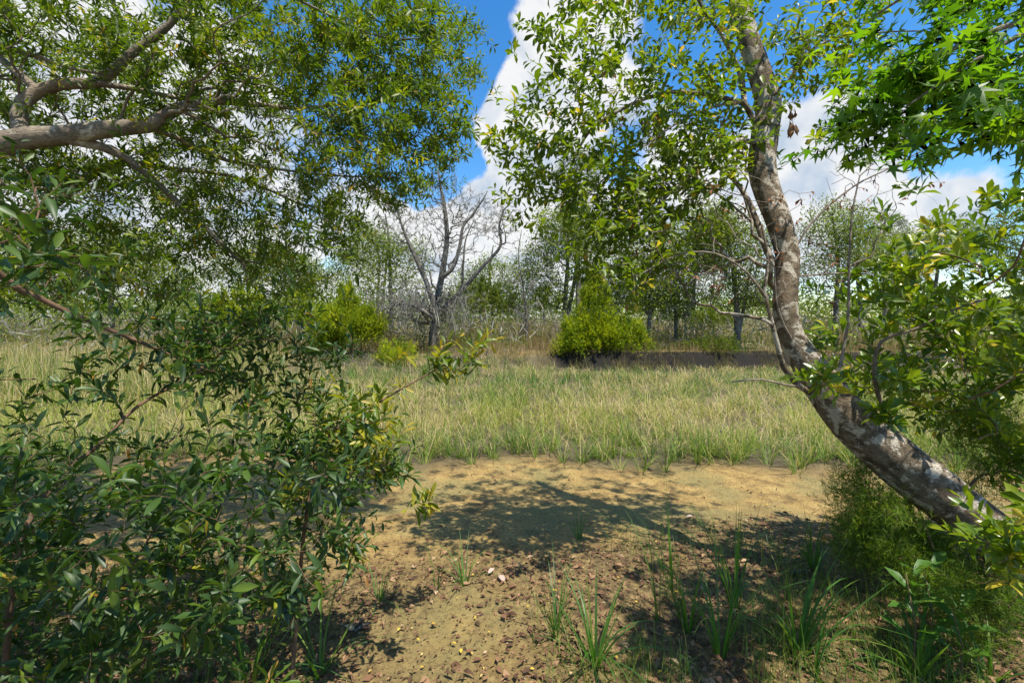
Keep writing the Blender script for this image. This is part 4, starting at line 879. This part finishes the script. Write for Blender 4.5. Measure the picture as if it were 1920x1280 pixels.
# sweetgum boughs at top right
b4 = np.array([3.9, 1.7, float(H(3.9, 1.7)) - .05])
sE = [([b4, np.array([3.85, 1.7, 1.5]), np.array([3.8, 1.65, 3.2]), np.array([3.7, 1.6, 5.0])], [.16, .14, .11, .08]),
      ([np.array([3.82, 1.66, 2.9]), P(2150, 0, 1.72), P(1920, 40, 1.64), P(1795, 88, 1.60), P(1737, 112, 1.60), P(1660, 150, 1.64)], [.03, .018, .011, .008, .006, .003]),
      ([np.array([3.82, 1.67, 2.7]), P(2150, 60, 1.64), P(1920, 62, 1.52), P(1860, 95, 1.52), P(1795, 134, 1.52), P(1700, 200, 1.56)], [.025, .015, .009, .007, .005, .003]),
      ([np.array([3.8, 1.65, 3.3]), P(2100, -150, 1.87), P(1900, -120, 1.87), P(1750, -40, 1.87), P(1640, 30, 1.95)], [.03, .02, .014, .008, .004]),
      ([np.array([3.83, 1.68, 2.3]), P(2150, 250, 1.72), P(2000, 250, 1.64), P(1900, 270, 1.60)], [.02, .012, .007, .003])]
TE = np.vstack([fill([(1640, 100), (1700, -60), (1990, -100), (1990, 210), (1860, 220), (1760, 180)], 1.33, 2.11, 165, 4, .11), fill([(1580, 120), (1720, 60), (1800, 190), (1690, 300), (1580, 310), (1590, 230)], 1.40, 1.79, 66, 4, .08),
                fill([(1740, 200), (1830, 190), (1820, 250), (1760, 255)], 1.48, 1.72, 16, 4, .06), fill([(1850, 230), (1940, 220), (1990, 240), (1990, 310), (1860, 300)], 1.48, 1.79, 18, 4, .06), fill([(1600, -300), (1950, -300), (1950, -40), (1800, -60)], 1.4, 2.0, 24, 4, .25)])
def gum():
    base = b4; root = thing('sweetgum_tree', base, 'sweetgum boughs with bright star-shaped leaves hanging in at the top right', 'tree')
    pl = grow(sE, TE, step=.07, tip=.0013, jit=.1)
    wood(root, base, pl, M['myrtle_bark'], M['twig'], thick=.005, wob=.06, limit=40)
    L = shoot_leaves(pl, range(len(TE)), 7, .17, .086, spread=.8, upb=-.05, droop=.15, rmean=.45, rsd=.25, gather=.5)
    foliage(root, base, L, 'gum', M['gum_leaf'])
gum()

# feathery young cedar below the leaning trunk
def near_cedar():
    b = np.array([2.35, 2.55, float(H(2.35, 2.55)) - .03]); root = thing('young_cedar', b, 'feathery dark green young cedar under the leaning trunk', 'cedar')
    sd = [([b, P(1760, 1080, 2.5), P(1740, 1000, 2.55), P(1700, 900, 2.6)], [.014, .012, .008, .003]), ([b, P(1700, 1080, 2.5), P(1630, 1000, 2.6), P(1570, 920, 2.7)], [.010, .008, .006, .003]), ([b, P(1860, 1120, 2.3), P(1880, 1030, 2.3)], [.010, .007, .004])]
    T = np.vstack([fill([(1545, 900), (1600, 865), (1670, 940), (1760, 1010), (1850, 1080), (1880, 1130), (1800, 1160), (1680, 1110), (1590, 1030)], 2.45, 3.05, 420, 4, .06), fill([(1660, 1050), (1900, 1080), (1920, 1240), (1800, 1250), (1700, 1160)], 2.0, 2.6, 130, 4, .07),
                   fill([(1750, 760), (1920, 780), (1920, 960), (1820, 960)], 2.7, 3.2, 140, 4, .08)])
    pl = grow(sd, T, step=.05, tip=.0011, jit=.12); wood(root, b, pl, M['stem'], M['stem'], thick=.006, limit=12)
    c = pl.pos[pl.tips]; pr = pl.pos[pl.par[pl.tips]]; t = nrm(c - pr); per = 40; m = len(c) * per
    f = rng.random(m)[:, None]; pos = np.repeat(c, per, 0) - np.repeat(t, per, 0) * .12 * f + rng.normal(0, .028, (m, 3))
    dd = np.repeat(t, per, 0) * .8 + rng.normal(0, .6, (m, 3)) + np.array([0, 0, .25])
    rb = np.repeat(np.clip(rng.normal(.4, .2, len(c)), 0, 1), per)
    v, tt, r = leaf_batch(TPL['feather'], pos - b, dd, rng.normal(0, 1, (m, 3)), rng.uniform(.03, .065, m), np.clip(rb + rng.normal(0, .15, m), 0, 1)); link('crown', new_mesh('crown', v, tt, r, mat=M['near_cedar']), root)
near_cedar()

# ------------------------------------------------------------------ ground cover, tufts and fallen leaves of the foreground
def gpx(px, py):
    d = CZ * F / (py - HZ)
    for _ in range(4):
        z = float(H((px - 960) / F * d, d)); d = (CZ - z) * F / (py - HZ)
    x = (px - 960) / F * d; return np.array([x, d, float(H(x, d))])
def sedge(label, px, py, n, h, wid, spread=.5, bend=(.15, .5, 1.1, 1.7), rnd=(.15, .75)):
    b = gpx(px, py); root = thing('sedge_tuft', b, label, 'grass tuft', 'grass tufts of the foreground')
    for i in range(n):
        a = rng.uniform(0, 6.28); hh = h * rng.uniform(.55, 1.08); sp = spread * rng.random()
        tv, tt = grass_tpl(float(rng.choice(bend)) * rng.uniform(.8, 1.2), 7)
        d = np.array([[math.cos(a) * sp, math.sin(a) * sp, 1.0]]); up = np.array([[math.cos(a), math.sin(a), .0]])
        v, t, r = leaf_batch([(tv, tt)], np.array([[math.cos(a) * .02, math.sin(a) * .02, -.015]]), d, up, np.array([hh]), np.array([rng.uniform(*rnd)]), np.array([wid * rng.uniform(.9, 1.4)]))
        link('blade', new_mesh('blade', v, t, r, mat=M['sedge']), root)
for a in (('small blue-green grass tuft in shade on the left of bare patch', 710, 1129, 15, 0.29, 0.0057, .8),
          ('sunlit arching grass tuft at the centre of the mud', 872, 1094, 15, 0.38, 0.0069, .7),
          ('thin sparse grass sprig left of the sunlit arching tuft', 820, 1100, 8, 0.36, 0.0046, .3),
          ('small grass sprig standing alone farther out on the mud', 1087, 1012, 14, 0.29, 0.0057, .6),
          ('fine upright grass tuft near the right of bare patch', 1043, 1190, 19, 0.52, 0.0057, .5),
          ('broad-bladed grass tuft at the bottom centre with arching leaves', 1117, 1243, 22, 0.54, 0.0103, .7),
          ('tall grass tuft at bottom, left of the tallest stalks', 1290, 1180, 17, 0.56, 0.0080, .5),
          ('grass tuft with very tall straight stalks at right of centre', 1350, 1230, 19, 0.74, 0.0092, .3),
          ('tall dark grass tuft crossed by the trunk shadow', 1377, 1142, 15, 0.76, 0.0092, .25),
          ('large arching blue-green grass tuft at the bottom right', 1495, 1222, 19, 0.69, 0.0126, .8),
          ('fan of bright grass blades on the litter left of young cedar', 1525, 1068, 15, 0.47, 0.0092, .4),
          ('narrow upright grass sprig at the bottom right edge', 1522, 1262, 10, 0.56, 0.0092, .25),
          ('tall thin stalks rising from litter behind fine grass', 1262, 1110, 10, 0.69, 0.0057, .15),
          ('single tall stalk group in the centre right foreground', 1235, 1160, 7, 0.78, 0.0046, .12),
          ('long drooping grass tuft at the bottom under the left shrub', 470, 1270, 20, 0.58, 0.0092, 1.0),
          ('blue-green drooping grass tuft at the bottom beside the stick', 600, 1262, 19, 0.52, 0.0080, 1.0),
          ('arching broad grass under the glossy shrub at lower right', 1720, 1262, 17, 0.47, 0.0149, .9),
          ('grass tuft at the right bottom corner', 1860, 1268, 15, 0.40, 0.0126, .8)):
    sedge(*a)
def seedlings():
    for px, py, h, lab in ((1712, 1262, .44, 'leafy seedling with upright red stem at the lower right'), (1745, 1230, .4, 'leafy seedling just behind the red-stemmed one'), (1800, 1275, .3, 'broad-leaved seedling in the lower right corner')):
        b = gpx(px, py); root = thing('seedling', b, lab, 'seedling', 'seedlings at the lower right')
        p = np.array([[0, 0, -.02], [.01, .0, h * .5], [-.015, .02, h]]); v, t = tube(p, np.array([.004, .003, .002]), 5); link('stem', new_mesh('stem', v, t, mat=M['stem']), root)
        for i in range(9):
            f = .25 + .75 * i / 8; a = i * 2.4; d = np.array([[math.cos(a), math.sin(a), .7]])
            v, t, r = leaf_batch(TPL['bay'], np.array([[0, 0, h * f]]), d, np.array([[0, 0, 1.0]]), np.array([.14]), np.array([.4 + .3 * rng.random()])); link('leaf', new_mesh('leaf', v, t, r, mat=M['sedge']), root)
seedlings()
def fine_grass():
    n = 10000; d = rng.uniform(1.75, 3.6, n); px = rng.uniform(940, 1900, n); x = (px - 960) / F * d; m = fbm(x * 2.2 + 3, d * 2.2)
    k = (m > .46) & (rng.random(n) < sstep(3.7, 2.2, d) + .1) & (x > .1 + .2 * rng.random(n)); x = x[k]; d = d[k]; n = len(x)
    v, t, r = blades(x, d, rng.uniform(.07, .30, n), rng.uniform(.0014, .003, n), np.where(rng.random(n) < .15, .98, rng.uniform(.2, .95, n)), .5, GT2)
    o = link('fine_grass', new_mesh('fine_grass', v, t, r, mat=M['sedge']), None, 'stuff'); tag(o, 'thin green grass among the fallen leaves at lower right', 'grass')
    n = 2600; d = rng.uniform(1.7, 3.0, n); x = -d * rng.uniform(.35, 1.2, n); k = fbm(x * 2, d * 2) > .42; x = x[k]; d = d[k]; n = len(x)
    v, t, r = blades(x, d, rng.uniform(.06, .22, n), rng.uniform(.0015, .003, n), rng.uniform(.0, .7, n), .5, GT2)
    o = link('shaded_grass', new_mesh('shaded_grass', v, t, r, mat=M['sedge']), None, 'stuff'); tag(o, 'thin dark grass in the shade under the left shrub', 'grass')
fine_grass()
def litter():
    n = 75000; y = rng.uniform(1.5, 5.6, n); x = rng.uniform(-1.3, 1.3, n) * (y + .3)
    m = litter_mask(x, y); k = rng.random(n) < m * .95 + .03; x = x[k]; y = y[k]; n = len(x)
    pos = np.stack([x, y, H(x, y) + rng.uniform(.003, .02, n)], -1); a = rng.uniform(0, 6.28, n); d = np.stack([np.cos(a), np.sin(a), rng.normal(0, .25, n)], -1)
    sz = np.where(rng.random(n) < .82, rng.uniform(.006, .026, n), rng.uniform(.026, .065, n))
    v, t, r = leaf_batch(TPL['curl'] + TPL['diamond'], pos, d, rng.normal(0, .35, (n, 3)) + np.array([0, 0, 1.0]), sz, np.clip(rng.beta(1.2, 1.9, n) * .85, 0, 1))
    o = link('leaf_litter', new_mesh('leaf_litter', v, t, r, mat=M['litter']), None, 'stuff'); tag(o, 'brown leaf litter strewn over the foreground soil', 'leaf litter')
litter()
def fallen(px, py, size, mat, label, group=None, rot=None, tilt=.15, key='diamond', q=None, name='fallen_leaf'):
    p = gpx(px, py); a = rng.uniform(0, 6.28) if rot is None else rot; d = np.array([[math.cos(a), math.sin(a), rng.normal(0, tilt)]])
    v, t, r = leaf_batch(TPL[key], np.array([[0, 0, .016]]), d, np.array([[0, 0, 1.0]]) + rng.normal(0, tilt, (1, 3)), np.array([size]), np.array([rng.random() if q is None else q]))
    o = link(name, new_mesh(name, v, t, r, mat=M[mat])); o.location = p; tag(o, label, 'fallen leaf', group)
TPL['fallen'] = [blade_tpl([(0, 0), (.3, .2), (.65, .24), (1, 0)], -.12, .3)]
fallen(945, 1096, .085, 'fallen_pale', 'large pale pinkish fallen leaf beside the sunlit grass tuft, lower one', 'large pale fallen leaves', 1.95, .1, 'fallen')
fallen(915, 1080, .06, 'fallen_pale', 'smaller pale fallen leaf just above the large pinkish one', 'large pale fallen leaves', .9, .1, 'fallen')
fallen(1286, 972, .07, 'fallen_pale', 'pale fallen leaf on the mud near the trunk shadow', 'large pale fallen leaves', .2, .1, 'fallen')
for px, py in ((1045, 1095), (1034, 1110), (752, 1182), (709, 1212), (790, 1003), (880, 917), (923, 1022), (786, 1206), (893, 1160), (1160, 1240), (1072, 1060), (1497, 1115), (985, 1140), (865, 1230), (1232, 1268), (1275, 1044), (740, 975), (965, 960), (1100, 918), (1105, 930), (812, 1172), (846, 1210)):
    fallen(px + rng.uniform(-2, 2), py, rng.uniform(.022, .036), 'fallen_yellow', 'small bright yellow fallen leaf lying on the mud', 'yellow fallen leaves', q=.4 * rng.random() + .2, key='fallen')
for k in range(60):
    px = rng.uniform(600, 1500); py = rng.uniform(885, 1275)
    fallen(px, py, rng.uniform(.014, .026), 'fallen_yellow', 'tiny pale straw coloured leaf flake lying on the mud', 'pale leaf flakes', q=.55 + .4 * rng.random())
# the dark stick and its bark sliver
def sticks():
    for lab, a, b, r, mat in (('short dark broken stick lying on litter below the left shrub', (648, 1190), (684, 1160), .011, 'stem'), ('grey sliver of bark beside the dark broken stick', (664, 1186), (694, 1168), .009, 'grey_bark'), ('dark twig lying on litter at the centre of the mud', (945, 1034), (975, 1043), .007, 'stem'),
                              ('curved twig lying on the litter right of centre', (1475, 1080), (1510, 1072), .010, 'grey_bark')):
        p, q = gpx(*a), gpx(*b); pts = np.array([p, p * .6 + q * .4 + [.004, .004, .006], p * .3 + q * .7, q]) + np.array([0, 0, r * .8]); v, t = tube(pts - p, np.array([r * .7, r, r * .9, r * .5]), 7, .2)
        o = link('fallen_stick', new_mesh('fallen_stick', v, t, mat=M[mat])); o.location = p; tag(o, lab, 'stick')
sticks()
# dead brush on the right of the bank
def brush(label, px, d, w, n):
    b = base_at(px, d, .03); root = thing('dead_brush', b, label, 'dead brush', 'heaps of dead brush')
    parts = []
    for i in range(n):
        c = b + np.array([rng.normal(0, w), rng.normal(0, w * .4), 0]); c[2] = float(H(c[0], c[1])) + .02
        a = rng.uniform(0, 6.28); ln = rng.uniform(.4, 1.2); e = c + np.array([math.cos(a) * ln * .8, math.sin(a) * ln * .5, ln * rng.uniform(.1, .75)]); md = (c + e) / 2 + rng.normal(0, .1, 3)
        parts.append(tube(np.array([c, md, e]) - b, np.array([.012, .009, .004]), 4))
    v, t = merge(parts); link('branch_tangle', new_mesh('branch_tangle', v, t, mat=M['grey_bark']), root, 'stuff')
brush('grey heap of dead brush at the right foot of the bank', 1770, 14.5, 1.3, 150)
brush('smaller grey brush at the foot of bank behind the leaning trunk', 1640, 15.2, .7, 60)
brush('grey brush lying in front of the left cedar bush', 690, 15.4, .7, 60)
brush('pale brush at the foot of the bare mossy tree', 880, 15.8, .6, 50)
